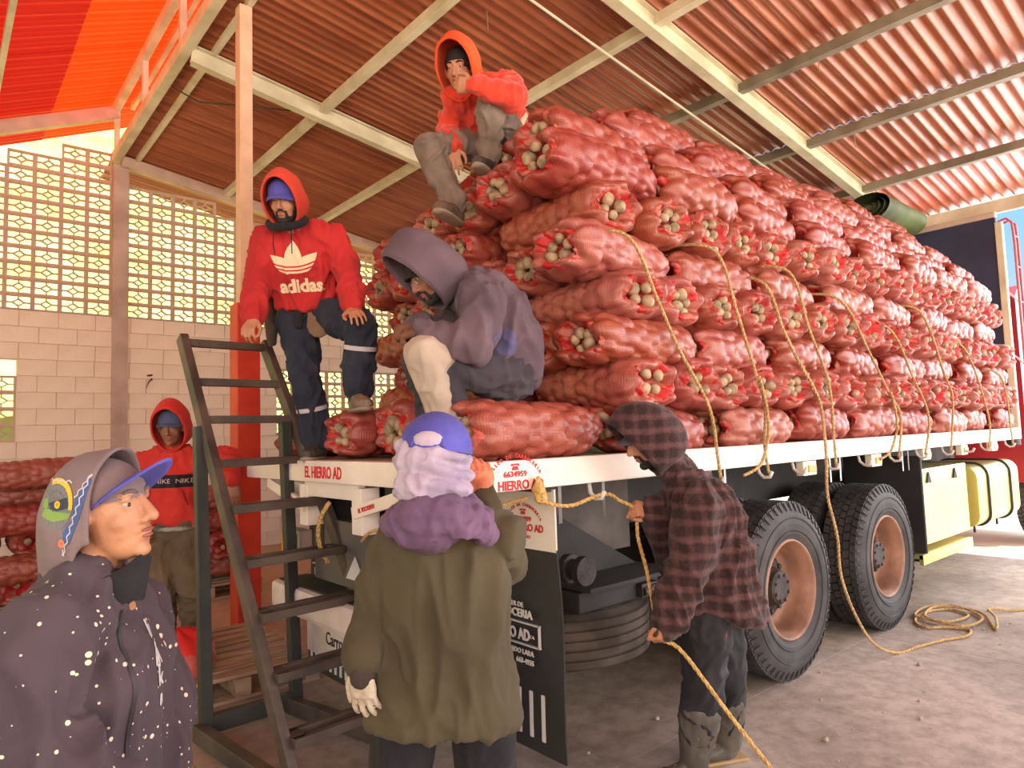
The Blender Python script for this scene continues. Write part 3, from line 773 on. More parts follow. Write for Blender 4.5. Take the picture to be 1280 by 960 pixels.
# ================================================================== SACKS
def net_material(name, c_net, c_bulb, c_dark):
    m = bpy.data.materials.new(name); m.use_nodes = True
    n = m.node_tree.nodes; l = m.node_tree.links; b = n['Principled BSDF']
    uv = n.new('ShaderNodeUVMap'); uv.uv_map = 'UVMap'
    tc = n.new('ShaderNodeTexCoord')
    sx = n.new('ShaderNodeSeparateXYZ'); l.new(uv.outputs[0], sx.inputs[0])
    def wave(sock, freq):
        a = n.new('ShaderNodeMath'); a.operation = 'MULTIPLY'; a.inputs[1].default_value = freq; l.new(sock, a.inputs[0])
        s = n.new('ShaderNodeMath'); s.operation = 'SINE'; l.new(a.outputs[0], s.inputs[0])
        r = n.new('ShaderNodeMapRange'); r.inputs[1].default_value = -0.3; r.inputs[2].default_value = 0.8; l.new(s.outputs[0], r.inputs[0])
        return r.outputs[0]
    # threads: fine rings round the sack and coarser lines along it, distorted a little
    no = n.new('ShaderNodeTexNoise'); no.inputs['Scale'].default_value = 7; l.new(tc.outputs['Object'], no.inputs['Vector'])
    ds = n.new('ShaderNodeMath'); ds.operation = 'MULTIPLY_ADD'; ds.inputs[1].default_value = 0.05; l.new(no.outputs[0], ds.inputs[0]); l.new(sx.outputs['Y'], ds.inputs[2])
    w1 = wave(ds.outputs[0], 620); w2 = wave(sx.outputs['X'], 2 * PI * 90)
    ad = n.new('ShaderNodeMath'); ad.operation = 'MAXIMUM'; l.new(w1, ad.inputs[0])
    h2 = n.new('ShaderNodeMath'); h2.operation = 'MULTIPLY'; h2.inputs[1].default_value = 0.6; l.new(w2, h2.inputs[0]); l.new(h2.outputs[0], ad.inputs[1])
    # bulbs behind the net vary from tan to purplish
    vo = n.new('ShaderNodeTexVoronoi'); vo.inputs['Scale'].default_value = 13; l.new(tc.outputs['Object'], vo.inputs['Vector'])
    sv = n.new('ShaderNodeSeparateColor'); l.new(vo.outputs['Color'], sv.inputs[0])
    mb_ = n.new('ShaderNodeMix'); mb_.data_type = 'RGBA'; l.new(sv.outputs[0], mb_.inputs[0]); mb_.inputs[6].default_value = c_bulb; mb_.inputs[7].default_value = c_dark
    mx = n.new('ShaderNodeMix'); mx.data_type = 'RGBA'
    f = n.new('ShaderNodeMath'); f.operation = 'MULTIPLY_ADD'; f.inputs[1].default_value = 0.55; f.inputs[2].default_value = 0.22; l.new(ad.outputs[0], f.inputs[0])
    l.new(f.outputs[0], mx.inputs[0]); l.new(mb_.outputs[2], mx.inputs[6]); mx.inputs[7].default_value = c_net
    oi = n.new('ShaderNodeObjectInfo'); hs = n.new('ShaderNodeHueSaturation')
    r1 = n.new('ShaderNodeMapRange'); r1.inputs[3].default_value = 0.494; r1.inputs[4].default_value = 0.506; l.new(oi.outputs['Random'], r1.inputs[0]); l.new(r1.outputs[0], hs.inputs['Hue'])
    r2 = n.new('ShaderNodeMath'); r2.operation = 'FRACT'; r2b = n.new('ShaderNodeMath'); r2b.operation = 'MULTIPLY'; r2b.inputs[1].default_value = 7.31
    l.new(oi.outputs['Random'], r2b.inputs[0]); l.new(r2b.outputs[0], r2.inputs[0])
    r3 = n.new('ShaderNodeMapRange'); r3.inputs[3].default_value = 0.86; r3.inputs[4].default_value = 1.08; l.new(r2.outputs[0], r3.inputs[0]); l.new(r3.outputs[0], hs.inputs['Value'])
    r4 = n.new('ShaderNodeMapRange'); r4.inputs[3].default_value = 1.04; r4.inputs[4].default_value = 0.92; l.new(r2.outputs[0], r4.inputs[0]); l.new(r4.outputs[0], hs.inputs['Saturation'])
    l.new(mx.outputs[2], hs.inputs['Color']); l.new(hs.outputs[0], b.inputs['Base Color'])
    b.inputs['Roughness'].default_value = 0.42; b.inputs['Specular IOR Level'].default_value = 0.6
    bp = n.new('ShaderNodeBump'); bp.inputs['Strength'].default_value = 0.35; bp.inputs['Distance'].default_value = 0.003
    l.new(ad.outputs[0], bp.inputs['Height']); l.new(bp.outputs[0], b.inputs['Normal'])
    return m
M_net = net_material('red_net', srgb(148, 46, 36), srgb(176, 106, 82), srgb(142, 74, 62))
M_mouth = mat('red_mouth_net', srgb(176, 28, 28), 0.6, srgb(176, 96, 82), 16, 4, bump=0.5, bscale=70, contrast=(0.42, 0.52), rnd=0.3)
M_bulb = mat('bulb_skin', srgb(184, 154, 122), 0.6, srgb(112, 98, 74), 14, 4, bump=0.2)
SL_, SA, SB = 0.86, 0.192, 0.128
def sack_body(seed, L=SL_, A=SA, B=SB, lump=0.42, tail=True):
    rg = np.random.default_rng(seed)
    nt, nx = 84, 64
    xs_ = np.concatenate([[0.045, 0.02, 0.0, 0.006, 0.022, 0.045, 0.07], np.linspace(0.095, 0.80, nx - 13) * L / 0.86, np.array([0.815, 0.83, 0.842, 0.853, 0.862, 0.866]) * L / 0.86])
    ks = np.concatenate([[0.50, 0.58, 0.68, 0.80, 0.90, 0.955, 0.985], np.ones(nx - 13), [0.30, 0.19, 0.12, 0.10, 0.08, 0.0]])
    ph = rg.uniform(0, 6, 6)
    for i in range(7, nx - 6):
        s = xs_[i] / L
        k = 1.0 + 0.03 * math.sin(7 * s + ph[0])
        if s > 0.62:
            q = (s - 0.62) / 0.312; k *= (1 - q ** 2.0 * 0.64)
        ks[i] = k
    th = np.linspace(0, 2 * PI, nt, endpoint=False)
    # bulbs pressed against the net
    rb = 0.046; P = []
    per = 2 * PI * math.sqrt((A * A + B * B) / 2)
    rows = int(L / (rb * 1.62)); cols = int(per / (rb * 1.75))
    for r in range(rows):
        for c in range(cols):
            P.append(((r + 0.5 + rg.uniform(-.25, .25)) * L / rows, ((c + 0.5 * (r % 2) + rg.uniform(-.22, .22)) / cols * per) % per, rb * rg.uniform(0.85, 1.2)))
    P = np.array(P)
    V = []
    ns = rg.uniform(0, 100, 3)
    for i in range(nx):
        s = xs_[i]
        wgt = np.clip((s - 0.03) / 0.09, 0, 1) * np.clip((L * 0.95 - s) / 0.1, 0, 1)
        u = th / (2 * PI) * per
        dx = s - P[:, 0][None, :]; du = np.abs(u[:, None] - P[:, 1][None, :]); du = np.minimum(du, per - du)
        d2 = dx * dx + du * du
        hh = np.sqrt(np.maximum(P[:, 2][None, :] ** 2 - d2, 0)).max(axis=1)
        # mouth: radial pleats
        mw_ = np.clip(1 - s / 0.12, 0, 1)
        pl = 0.09 * mw_ * (np.sin(9 * th + ph[1]) * 0.6 + np.sin(14 * th + ph[2]) * 0.4)
        tw = np.clip((s - 0.72 * L) / 0.2, 0, 1)
        pl2 = 0.10 * tw * np.sin(8 * th + ph[3])
        k = ks[i] * (1 + pl + pl2)
        ce = np.sign(np.cos(th)) * np.abs(np.cos(th)) ** 0.86; se = np.sign(np.sin(th)) * np.abs(np.sin(th)) ** 0.86
        h = (hh - rb * 0.6) * lump * wgt
        y = (A * k + h) * ce; z = (B * k + h) * se
        sag = 0.012 * math.sin(4 * s + ph[4]); yo = 0.015 * math.sin(3.3 * s + ph[5])
        droop = -0.03 * max(0, (s / L - 0.75)) / 0.25
        V += [(s + 0.02 * mw_ * math.sin(5 * t + ph[4]) * (1 if i < 7 else 0), yy + yo, zz + sag + droop) for t, yy, zz in zip(th, y, z)]
    F = []
    for i in range(nx - 1):
        for k in range(nt):
            F.append((i * nt + k, i * nt + (k + 1) % nt, (i + 1) * nt + (k + 1) % nt, (i + 1) * nt + k))
    me = bpy.data.meshes.new('sack_net'); me.from_pydata(V, [], F)
    uvl = me.uv_layers.new(name='UVMap')
    uvs = np.zeros((len(F) * 4, 2)); q = 0
    for i in range(nx - 1):
        for k in range(nt):
            uvs[q:q + 4] = ((k / nt, xs_[i]), ((k + 1) / nt, xs_[i]), ((k + 1) / nt, xs_[i + 1]), (k / nt, xs_[i + 1])); q += 4
    uvl.data.foreach_set('uv', uvs.ravel())
    bm = bmesh.new(); bm.from_mesh(me); bmesh.ops.recalc_face_normals(bm, faces=bm.faces[:]); bm.to_mesh(me); bm.free()
    me.polygons.foreach_set('use_smooth', [True] * len(me.polygons)); me.materials.append(M_net)
    return me
def sack_mouth(seed, A=SA, B=SB):
    rg = np.random.default_rng(seed); ph = rg.uniform(0, 6, 4)
    nt = 60; rings = [(0.040, 0.80), (0.012, 0.745), (0.002, 0.70), (0.006, 0.64), (0.018, 0.56), (0.036, 0.48), (0.055, 0.38), (0.08, 0.28), (0.10, 0.0)]
    V = []; F = []
    patch = rg.uniform(0, 1, 8)
    for i, (x, k) in enumerate(rings):
        for j in range(nt):
            t = 2 * PI * j / nt
            fold = 0.006 * math.sin(11 * t + ph[0]) + 0.006 * math.sin(17 * t + ph[1] + i * 0.5) + 0.010 * math.sin(3 * t + ph[2])
            kk = k * (1 + (0.10 * math.sin(3 * t + ph[3]) + 0.09 * math.sin(5 * t + ph[1]) if 2 < i < 8 else 0.03 * math.sin(9 * t + ph[0])))
            V.append((x + fold * (1 if i < 7 else 0.4), A * kk * math.cos(t), B * kk * math.sin(t)))
    for i in range(len(rings) - 1):
        for j in range(nt):
            F.append((i * nt + j, i * nt + (j + 1) % nt, (i + 1) * nt + (j + 1) % nt, (i + 1) * nt + j))
    me = bpy.data.meshes.new('mouth'); me.from_pydata(V, [], F)
    me.polygons.foreach_set('use_smooth', [True] * len(me.polygons)); me.materials.append(M_mouth)
    return me
def bulb_mesh(seed):
    rg = np.random.default_rng(seed)
    mb = MB(); mb.ball((0, 0, 0), (0.034, 0.036, 0.038), 14, 9, Matrix.Rotation(rg.uniform(0, 3), 3, 'X') @ Matrix.Rotation(rg.uniform(0, 3), 3, 'Y'))
    for i, v in enumerate(mb.v):
        v = Vector(v); mb.v[i] = tuple(v * (1 + 0.12 * noise.noise(v * 40 + Vector((seed, 0, 0)))))
    me = mb.mesh('bulb'); me.polygons.foreach_set('use_smooth', [True] * len(me.polygons)); me.materials.append(M_bulb); return me
BODIES = [sack_body(100 + k) for k in range(7)]
MOUTHS = [sack_mouth(200 + k) for k in range(6)]
BULBS = [bulb_mesh(k) for k in range(4)]
NS = [0]
def sack(x, y, z, rz, label, group, mouth=True, bulbs=4, scale=(1, 1, 1), tilt=0.0, rollx=None, jit=0.012):
    """one sack; (x,y,z) is the centre of its mouth end, its length runs along local +x"""
    o = bpy.data.objects.new('net_sack', BODIES[NS[0] % len(BODIES)]); COL.objects.link(o); NS[0] += 1
    o.location = (x + RNG.uniform(-jit, jit), y + RNG.uniform(-jit, jit), z + RNG.uniform(-.006, .006))
    rx = (RNG.uniform(-0.12, 0.12) + (PI if RNG.random() < 0.5 else 0)) if rollx is None else rollx
    o.rotation_mode = 'XYZ'
    o.rotation_euler = (rx, tilt + RNG.uniform(-0.02, 0.02), rz + RNG.uniform(-0.035, 0.035))
    o.scale = scale
    tag(o, label, 'sack', group)
    if mouth:
        c = bpy.data.objects.new('mouth', MOUTHS[int(RNG.integers(len(MOUTHS)))]); COL.objects.link(c); c.parent = o
        c.rotation_euler = (RNG.uniform(0, 0.3) + (PI if RNG.random() < 0.5 else 0), 0, 0)
        if bulbs:
            n = bulbs + int(RNG.integers(0, 2)); a0 = RNG.uniform(0, 6)
            for k in range(n):
                b = bpy.data.objects.new('bulb', BULBS[int(RNG.integers(len(BULBS)))]); COL.objects.link(b); b.parent = c
                a = a0 + 2 * PI * k / n; q = RNG.uniform(0.22, 0.36)
                b.location = (RNG.uniform(0.026, 0.052), SA * q * math.cos(a), SB * q * 1.15 * math.sin(a))
                s = RNG.uniform(0.68, 1.0); b.scale = (s, s, s); b.rotation_euler = (RNG.uniform(0, 6), RNG.uniform(0, 6), 0)
    return o
PZ = [1.522, 1.735, 1.945, 2.155, 2.365, 2.575, 2.785, 2.99, 3.20, 3.41, 3.62]
LAY = ['bottom', 'second', 'third', 'fourth', 'fifth', 'sixth', 'seventh', 'eighth', 'ninth', 'tenth', 'topmost']
XEND = 7.25
def long_row(layer, x0, y, side='near side', pitch=0.80, group=None, bul=True, n_max=20, nodes=None):
    x = x0; k = 0
    while x + 0.7 < XEND and k < n_max:
        p = pitch * RNG.uniform(0.96, 1.04)
        lab = f'lengthwise net sack, {ordinal(k)} from the tail in the {LAY[layer]} layer, {side}'
        first = (k == 0)
        sack(x, y + RNG.uniform(-.02, .02), PZ[layer], 0.0, lab, group or 'sacks on the truck load', mouth=(k < 3 or bul), bulbs=4 if first else (3 if k < 3 else 0), tilt=0.03, scale=(1.0 if first else 0.985, 1, 1))
        x += p; k += 1
def header_row(layer, xs_, y=-0.03, bulbs_until=3.2):
    for k, x in enumerate(xs_):
        lab = f'net sack, mouth outward, {ordinal(k)} from the tail in the {LAY[layer]} layer'
        sack(x, y + RNG.uniform(-.03, .02), PZ[layer], PI / 2, lab, 'sacks on the truck load', bulbs=4 if x < bulbs_until else 2, tilt=RNG.uniform(-.03, .03), scale=(1, RNG.uniform(0.95, 1.04), RNG.uniform(0.97, 1.05)))
# near side, bottom to top
sack(0.03, 0.21, 1.525, 0.02, 'big net sack at the tail corner that the man in purple sits on', 'sacks on the truck load', bulbs=5, scale=(1.0, 1.02, 1.0), jit=0)
long_row(0, 0.88, 0.19)
h2 = [1.02, 1.383, 1.704, 2.09, 2.41, 2.80, 3.20, 3.60, 4.0, 4.40, 4.78, 5.15, 5.52, 5.90, 6.27, 6.64, 7.0]
header_row(1, h2)
long_row(2, 0.72, 0.18)
header_row(3, [1.00, 1.33, 1.69, 2.06, 2.42, 2.79, 3.16, 3.54, 3.92, 4.30, 4.67, 5.05, 5.43, 5.8, 6.18, 6.56, 6.94])
long_row(4, 0.60, 0.19)
header_row(5, [0.88, 1.27, 1.64, 2.0, 2.37, 2.74, 3.1, 3.48, 3.86, 4.23, 4.6, 4.98, 5.36, 5.73, 6.1, 6.47, 6.85], y=0.0)
long_row(6, 0.50, 0.21)
long_row(7, 0.66, 0.36, pitch=0.79)
long_row(8, 1.25, 0.52, 'upper near side')
long_row(9, 1.70, 0.74, 'upper near side')
long_row(10, 2.0, 0.95, 'upper near side')
# second rows and the crown behind them
for yy, nm in ((0.90, 'second row in'), (1.28, 'middle of the load')):
    long_row(8, 1.20 + RNG.uniform(-.1, .1), yy, nm, n_max=2)
for k, yy in enumerate((1.33, 1.71)):
    long_row(10, 2.05, yy, f'load crown, {ordinal(k + 1)} row in', n_max=6, bul=False)
# rear face: odd layers show sack mouths towards the tail, even layers show flanks
def rear_end(layer, x, y, nm):
    sack(x, y, PZ[layer], 0.0, nm, 'sacks on the truck load', bulbs=5, tilt=RNG.uniform(-.02, .06), scale=(1, RNG.uniform(.95, 1.03), RNG.uniform(.98, 1.06)))
for li, xs0, ys_ in ((2, 0.78, (0.56, 0.94, 1.32, 1.70, 2.10)), (4, 0.72, (0.57, 0.95, 1.33, 1.71, 2.10)), (5, 0.70, (1.12, 1.50, 1.88, 2.24)), (6, 0.62, (0.62, 1.0, 1.38, 1.76, 2.12)), (7, 0.78, (0.74, 1.12, 1.50, 1.86))):
    for k, yy in enumerate(ys_):
        rear_end(li, xs0 + 0.05 * k * (1 if li < 7 else 1.5) + RNG.uniform(-.04, .04), yy, f'net sack, mouth to the tail, {ordinal(k + 1)} from the near corner in the {LAY[li]} layer')
for li, x, y, nm in ((1, 1.02, 0.92, 'middle'), (3, 1.0, 0.92, 'middle'), (1, 1.06, 1.72, 'far'), (3, 1.05, 1.72, 'far')):
    sack(x, y, PZ[li], PI / 2, f'net sack lying across the tail in the {LAY[li]} layer, {nm} part', 'sacks on the truck load', bulbs=0)
# sacks on the open tail of the bed
sack(0.36, 0.70, PZ[0], -0.1, 'net sack on the truck tail, tucked behind the shins of the seated man', 'sacks on the truck load', bulbs=4)
sack(0.19, 1.02, PZ[0] + 0.02, 0.02, 'net sack on the truck tail, between the seated man and the booted sack', 'sacks on the truck load', bulbs=5, scale=(1, 0.95, 1.15))
sack(0.10, 1.37, PZ[0], 0.06, 'net sack on the truck tail that the bearded man rests his boot on', 'sacks on the truck load', bulbs=3, scale=(1, .95, 1))
sack(0.14, 2.24, PZ[0], -0.05, 'net sack at the far corner of the truck tail, behind the ladder', 'sacks on the truck load', bulbs=4)
# ---- stacks by the block wall
pal_group = 'sacks stacked by the block wall'
def stack_sack(x, y, z, rz, lab, **k): sack(x, y, z, rz, lab, pal_group, **k)
LX, LY = -1.40, 5.35
for k, (dx, dy, z, rz, lab) in enumerate([
    (0.90, 0.10, 1.30, PI, 'topmost net sack of the stack by the wall, over the capped man’s hood'),
    (0.95, 0.30, 1.10, PI, 'second net sack from the top of the stack by the wall'),
    (0.72, 0.00, 0.90, PI, 'third net sack from the top of the stack by the wall, pointed end right'),
    (0.55, 0.02, 0.68, PI / 2, 'net sack mouth outward in the middle of the stack by the wall'),
    (0.93, 0.10, 0.70, PI / 2, 'small net sack mouth outward beside the hood of the capped man'),
    (0.75, 0.05, 0.47, PI, 'net sack lying sideways low in the stack by the wall'),
    (0.45, 0.02, 0.27, PI / 2, 'lowest net sack mouth outward in the stack by the wall'),
    (0.85, 0.08, 0.27, PI / 2, 'lowest net sack hidden at the end of the stack by the wall'),
    (0.12, 0.00, 0.68, PI / 2, 'net sack at the outer end of the stack by the wall'),
    (0.05, 0.02, 0.27, PI / 2, 'lowest net sack at the outer end of the stack by the wall')]):
    stack_sack(LX + dx, LY + dy, z, rz, lab, bulbs=2)
for z, dx, rz, lab in ((0.30, 0.0, PI, 'lowest net sack of the short stack behind the ladder'), (0.52, 0.03, PI / 2, 'net sack in the middle of the short stack behind the ladder'),
                       (0.73, -0.02, PI, 'third net sack up in the short stack behind the ladder'), (0.95, 0.02, PI, 'topmost net sack of the short stack behind the ladder')):
    stack_sack(0.90 + dx if rz == PI else 0.62 + dx, 5.25 if rz == PI else 4.95, z, rz, lab, bulbs=2)
# ================================================================== PROPS
M_wood = mat('pallet_wood', srgb(178, 148, 122), 0.85, srgb(146, 116, 92), 5, 6, bump=0.25, bscale=30, stretch=(0.6, 4, 4))
def pallet(name, x0, y0, L, W, z0, label, group=None, nsl=9):
    p = tag(empty(name, (x0 + L / 2, y0 + W / 2, z0)), label, 'pallet', group)
    for k in range(nsl):
        w = W / nsl * 0.66
        MB().box((x0 + L / 2 + RNG.uniform(-.01, .01), y0 + W * (k + 0.5) / nsl, z0 + 0.138), (L, w, 0.022), Matrix.Rotation(RNG.uniform(-.012, .012), 3, 'Z'), bev=0.003).build('slat', M_wood, p)
    for k in range(3):
        MB().box((x0 + 0.05 + (L - 0.1) * k / 2, y0 + W / 2, z0 + 0.075), (0.09, W, 0.10), bev=0.004).build('bearer', M_wood, p)
    for k in range(3):
        MB().box((x0 + L / 2, y0 + 0.05 + (W - 0.1) * k / 2, z0 + 0.0125), (L, 0.09, 0.021), bev=0.003).build('base_board', M_wood, p)
    return p
pallet('wooden_pallet', -0.62, 2.15, 0.95, 1.20, 0.0, 'wooden slat pallet standing behind the ladder foot')
pallet('wooden_pallet', -1.6, 5.15, 1.15, 1.0, 0.0, 'wooden pallet under the sack stack by the wall', None, 7)
pallet('wooden_pallet', 0.0, 4.95, 1.0, 0.95, 0.0, 'wooden pallet under the short sack stack behind the ladder', None, 7)
# red bag half full on the pallet
rb = MB(); n = 26; vs = []; fs = []
rings = [(0.0, 0.86), (0.02, 1.0), (0.07, 1.06), (0.12, 1.0), (0.16, 0.9), (0.20, 0.78), (0.23, 0.55), (0.245, 0.25), (0.25, 0.0)]
for z, k in rings:
    for j in range(n):
        t = 2 * PI * j / n
        q = 1 + 0.06 * math.sin(5 * t + z * 20) + 0.04 * math.sin(9 * t)
        vs.append((-0.44 + 0.20 * k * q * math.cos(t), 2.42 + 0.17 * k * q * math.sin(t), 0.15 + z + 0.012 * math.sin(7 * t)))
for i in range(len(rings) - 1):
    for j in range(n): fs.append((i * n + j, i * n + (j + 1) % n, (i + 1) * n + (j + 1) % n, (i + 1) * n + j))
rb.add(vs, fs)
rbag = rb.build('red_bag', mat('bag_net', srgb(206, 96, 84), 0.5, srgb(176, 70, 62), 18, 3, bump=0.3), None, True, (-0.44, 2.42, 0.15)); tag(rbag, 'slumped red bag of bulbs on the pallet beside the ladder post', 'bag')
mb = MB(); vs = []; fs = []
rg2 = [(0.135, 1.03), (0.165, 0.93), (0.205, 0.80), (0.235, 0.57), (0.252, 0.27), (0.258, 0.0)]
for z, k in rg2:
    for j in range(n):
        t = 2 * PI * j / n; q = 1 + 0.06 * math.sin(5 * t + z * 20) + 0.04 * math.sin(9 * t)
        vs.append((-0.44 + 0.20 * k * q * math.cos(t), 2.42 + 0.17 * k * q * math.sin(t), 0.155 + z + 0.014 * math.sin(7 * t)))
for i in range(len(rg2) - 1):
    for j in range(n): fs.append((i * n + j, i * n + (j + 1) % n, (i + 1) * n + (j + 1) % n, (i + 1) * n + j))
mb.add(vs, fs); mb.build('bag_top', mat('bag_red', srgb(226, 46, 42), 0.55), rbag, True)

# ---- steel step ladder on its stand
M_lad = mat('worn_dark_steel', srgb(92, 76, 66), 0.6, srgb(58, 48, 44), 5, 6, bump=0.2, bscale=50, metal=0.15)
M_lad2 = mat('stand_green_black', srgb(50, 50, 46), 0.55, srgb(36, 36, 34), 4, 5, bump=0.1)
lad = tag(empty('step_ladder', (-0.2, 1.4, 0)), 'dark steel step ladder on a stand leading up to the truck bed', 'ladder')
LB = Vector((-0.369, 0.852, 0.0)); LT = Vector((-0.515, 2.05, 2.11)); LWd = Vector((0.475, 0.03, 0))
lean = (LT - LB)
def lp(t, s): return LB + lean * t + LWd * s * (1.28 - 0.28 * t)
nrm_l = lean.normalized().cross(LWd.normalized()).normalized()
for s in (0, 1):
    MB().span(lp(0.0, s), lp(1.0, s), 0.045, 0.075, up=nrm_l, bev=0.005).build('stringer', M_lad, lad)
def tread(t, hollow):
    c0, c1 = lp(t, 0.03), lp(t, 0.97); mb = MB(); dy = 0.075
    if hollow:
        mb.span(c0 + Vector((0, -dy, 0)), c1 + Vector((0, -dy, 0)), 0.035, 0.04, bev=0.003); mb.span(c0 + Vector((0, dy * 0.4, 0)), c1 + Vector((0, dy * 0.4, 0)), 0.035, 0.04, bev=0.003)
        for c, s in ((c0, 1), (c1, -1)):
            q = c + LWd.normalized() * 0.03 * s; mb.span(q + Vector((0, -dy, 0.001)), q + Vector((0, dy * 0.4, 0.001)), 0.06, 0.038)
    else:
        mb.span(c0, c1, 0.055, 0.042, bev=0.004)
    return mb.build('tread', M_lad, lad)
for t, h in ((0.985, False), (0.875, False), (0.775, False), (0.665, False), (0.558, True), (0.44, True), (0.33, True), (0.215, True), (0.10, True)): tread(t, h)
PF = [Vector((-0.47, 1.756, 0)), Vector((0.015, 1.77, 0))]
PT = [Vector((-0.50, 1.775, 1.60)), Vector((-0.03, 1.80, 1.62))]
for a, b in zip(PF, PT): MB().span(a, b, 0.06, 0.06, up=(0, 1, 0), bev=0.004).build('post', M_lad2, lad)
MB().span(PF[0] + Vector((0, 0.0, 0.07)), PF[1] + Vector((0, 0.0, 0.07)), 0.05, 0.09, bev=0.004).build('base_beam', M_lad2, lad)
for a, b in ((PF[0], lp(0.0, 0.0)), (PF[1], lp(0.0, 1.0))):
    MB().span(a + Vector((-0.04, 0, 0.05)), b + Vector((-0.04, -0.1, 0.05)), 0.06, 0.08, bev=0.004).build('base_beam', M_lad, lad)

# ---- tarpaulin roll on top of the load
def spiral_roll(c, r, L, turns=4):
    mb = MB(); n = 40 * turns; vs = []; fs = []
    for i in range(n + 1):
        a = 2 * PI * turns * i / n; q = 0.03 + (r - 0.03) * i / n + 0.004 * math.sin(3 * a)
        for x in (0, L): vs.append((c[0] + x + 0.01 * math.sin(a * 2), c[1] + q * 1.35 * math.cos(a), c[2] + q * 0.86 * math.sin(a)))
    for i in range(n): fs.append((2 * i, 2 * i + 1, 2 * i + 3, 2 * i + 2))
    mb.add(vs, fs); mb.ball((c[0] + L / 2, c[1], c[2]), (L * 0.49, r * 1.1, r * 0.72), 18, 10)
    return mb
tp_ = spiral_roll((6.15, 0.95, 3.86), 0.20, 1.1).build('tarpaulin_roll', mat('green_tarp', srgb(96, 108, 66), 0.7, srgb(66, 74, 48), 3, 4, bump=0.3, bscale=10), None, True, (6.7, 0.95, 3.7)); tag(tp_, 'rolled dark green tarpaulin lying on the load by the headboard', 'tarpaulin')

# ---- ropes
M_rope = mat('hemp_rope', srgb(206, 172, 118), 0.85, srgb(160, 126, 80), 60, 3, bump=0.6, bscale=120)
M_ropey = mat('yellow_rope', srgb(216, 176, 110), 0.8, srgb(176, 132, 70), 60, 3, bump=0.6, bscale=120)
def catmull(P, n=8):
    P = [Vector(p) for p in P]; out = []
    for i in range(len(P) - 1):
        p0 = P[max(i - 1, 0)]; p1 = P[i]; p2 = P[i + 1]; p3 = P[min(i + 2, len(P) - 1)]
        for k in range(n):
            t = k / n; t2 = t * t; t3 = t2 * t
            out.append(0.5 * ((2 * p1) + (p2 - p0) * t + (2 * p0 - 5 * p1 + 4 * p2 - p3) * t2 + (3 * p1 - p0 - 3 * p2 + p3) * t3))
    out.append(P[-1]); return out
def rope(pts, r, m, label, group=None, strands=True):
    path = catmull(pts, 8)
    L = sum((path[i + 1] - path[i]).length for i in range(len(path) - 1))
    mb = MB()
    # resample evenly and wind three strands
    N = max(8, int(L / 0.012)); cum = [0.0]
    for i in range(len(path) - 1): cum.append(cum[-1] + (path[i + 1] - path[i]).length)
    fine = []; j = 0
    for k in range(N + 1):
        s = L * k / N
        while j < len(path) - 2 and cum[j + 1] < s: j += 1
        d = cum[j + 1] - cum[j]; t = 0 if d < 1e-9 else (s - cum[j]) / d
        fine.append(path[j].lerp(path[j + 1], min(max(t, 0), 1)))
    ref = None; frames = []
    for k, p in enumerate(fine):
        t = (fine[min(k + 1, N)] - fine[max(k - 1, 0)]).normalized()
        ref = t.orthogonal().normalized() if ref is None else (ref - t * ref.dot(t)).normalized()
        frames.append((ref.copy(), t.cross(ref)))
    for s in range(3):
        pts3 = []
        for k, p in enumerate(fine):
            a = 2 * PI * (s / 3 + (L * k / N) / (r * 9)); e1, e2 = frames[k]
            pts3.append(p + (e1 * math.cos(a) + e2 * math.sin(a)) * r * 0.5)
        mb.tube(pts3, r * 0.56, 5)
    o = mb.build('rope', m, None, True, tuple(fine[0])); tag(o, label, 'rope', group); return o
RP = [[(0.83, 2.39), (1.02, 2.12), (1.18, 1.88), (1.40, 1.61), (1.52, 1.36), (1.54, 1.24)],
      [(1.53, 2.43), (1.71, 2.12), (1.87, 1.78), (1.94, 1.61), (1.99, 1.40), (2.02, 1.24)],
      None,
      [(2.31, 2.42), (2.51, 2.10), (2.73, 1.76), (2.85, 1.40), (2.86, 1.23)],
      [(2.98, 2.32), (3.37, 2.0), (3.66, 1.72), (3.85, 1.55), (3.88, 1.24)],
      [(3.75, 2.19), (4.14, 1.85), (4.41, 1.54), (4.41, 1.24)],
      [(4.41, 2.37), (4.85, 1.88), (5.0, 1.68), (5.0, 1.24)],
      [(5.40, 2.14), (5.94, 1.53), (6.04, 1.24)], [(6.43, 1.92), (6.82, 1.36), (6.84, 1.24)]]
for k, P in enumerate(RP):
    if P is None: continue
    pts = [(P[0][0] - 0.08, 0.16, P[0][1] + 0.07)] + [(x, -0.075 if z > 1.45 else -0.03, z) for x, z in P[:-1]] + [(P[-1][0], -0.03, P[-1][1])]
    kk = k if k < 2 else k
    rope(pts, 0.009, M_rope, f'tan rope strung down the side of the load to the rail, {ordinal(k)} from the tail', 'ropes lashing the load')
# doubled strand with a knot on the second and fifth ropes
for (x, z, x2, k) in ((1.87, 1.78, 1.93, 'second'), (3.66, 1.72, 3.74, 'fifth')):
    mb_pts = [(x, -0.09, z), (x + 0.03, -0.10, z - 0.12), (x + 0.07, -0.09, z - 0.25), (x2 + 0.04, -0.06, 1.42), (x2 + 0.02, -0.02, 1.29), (x2 - 0.12, 0.0, 1.24)]
    rope(mb_pts, 0.009, M_rope, f'doubled rope end knotted onto the {k} lashing and tied below the rail', 'rope ends tied back')
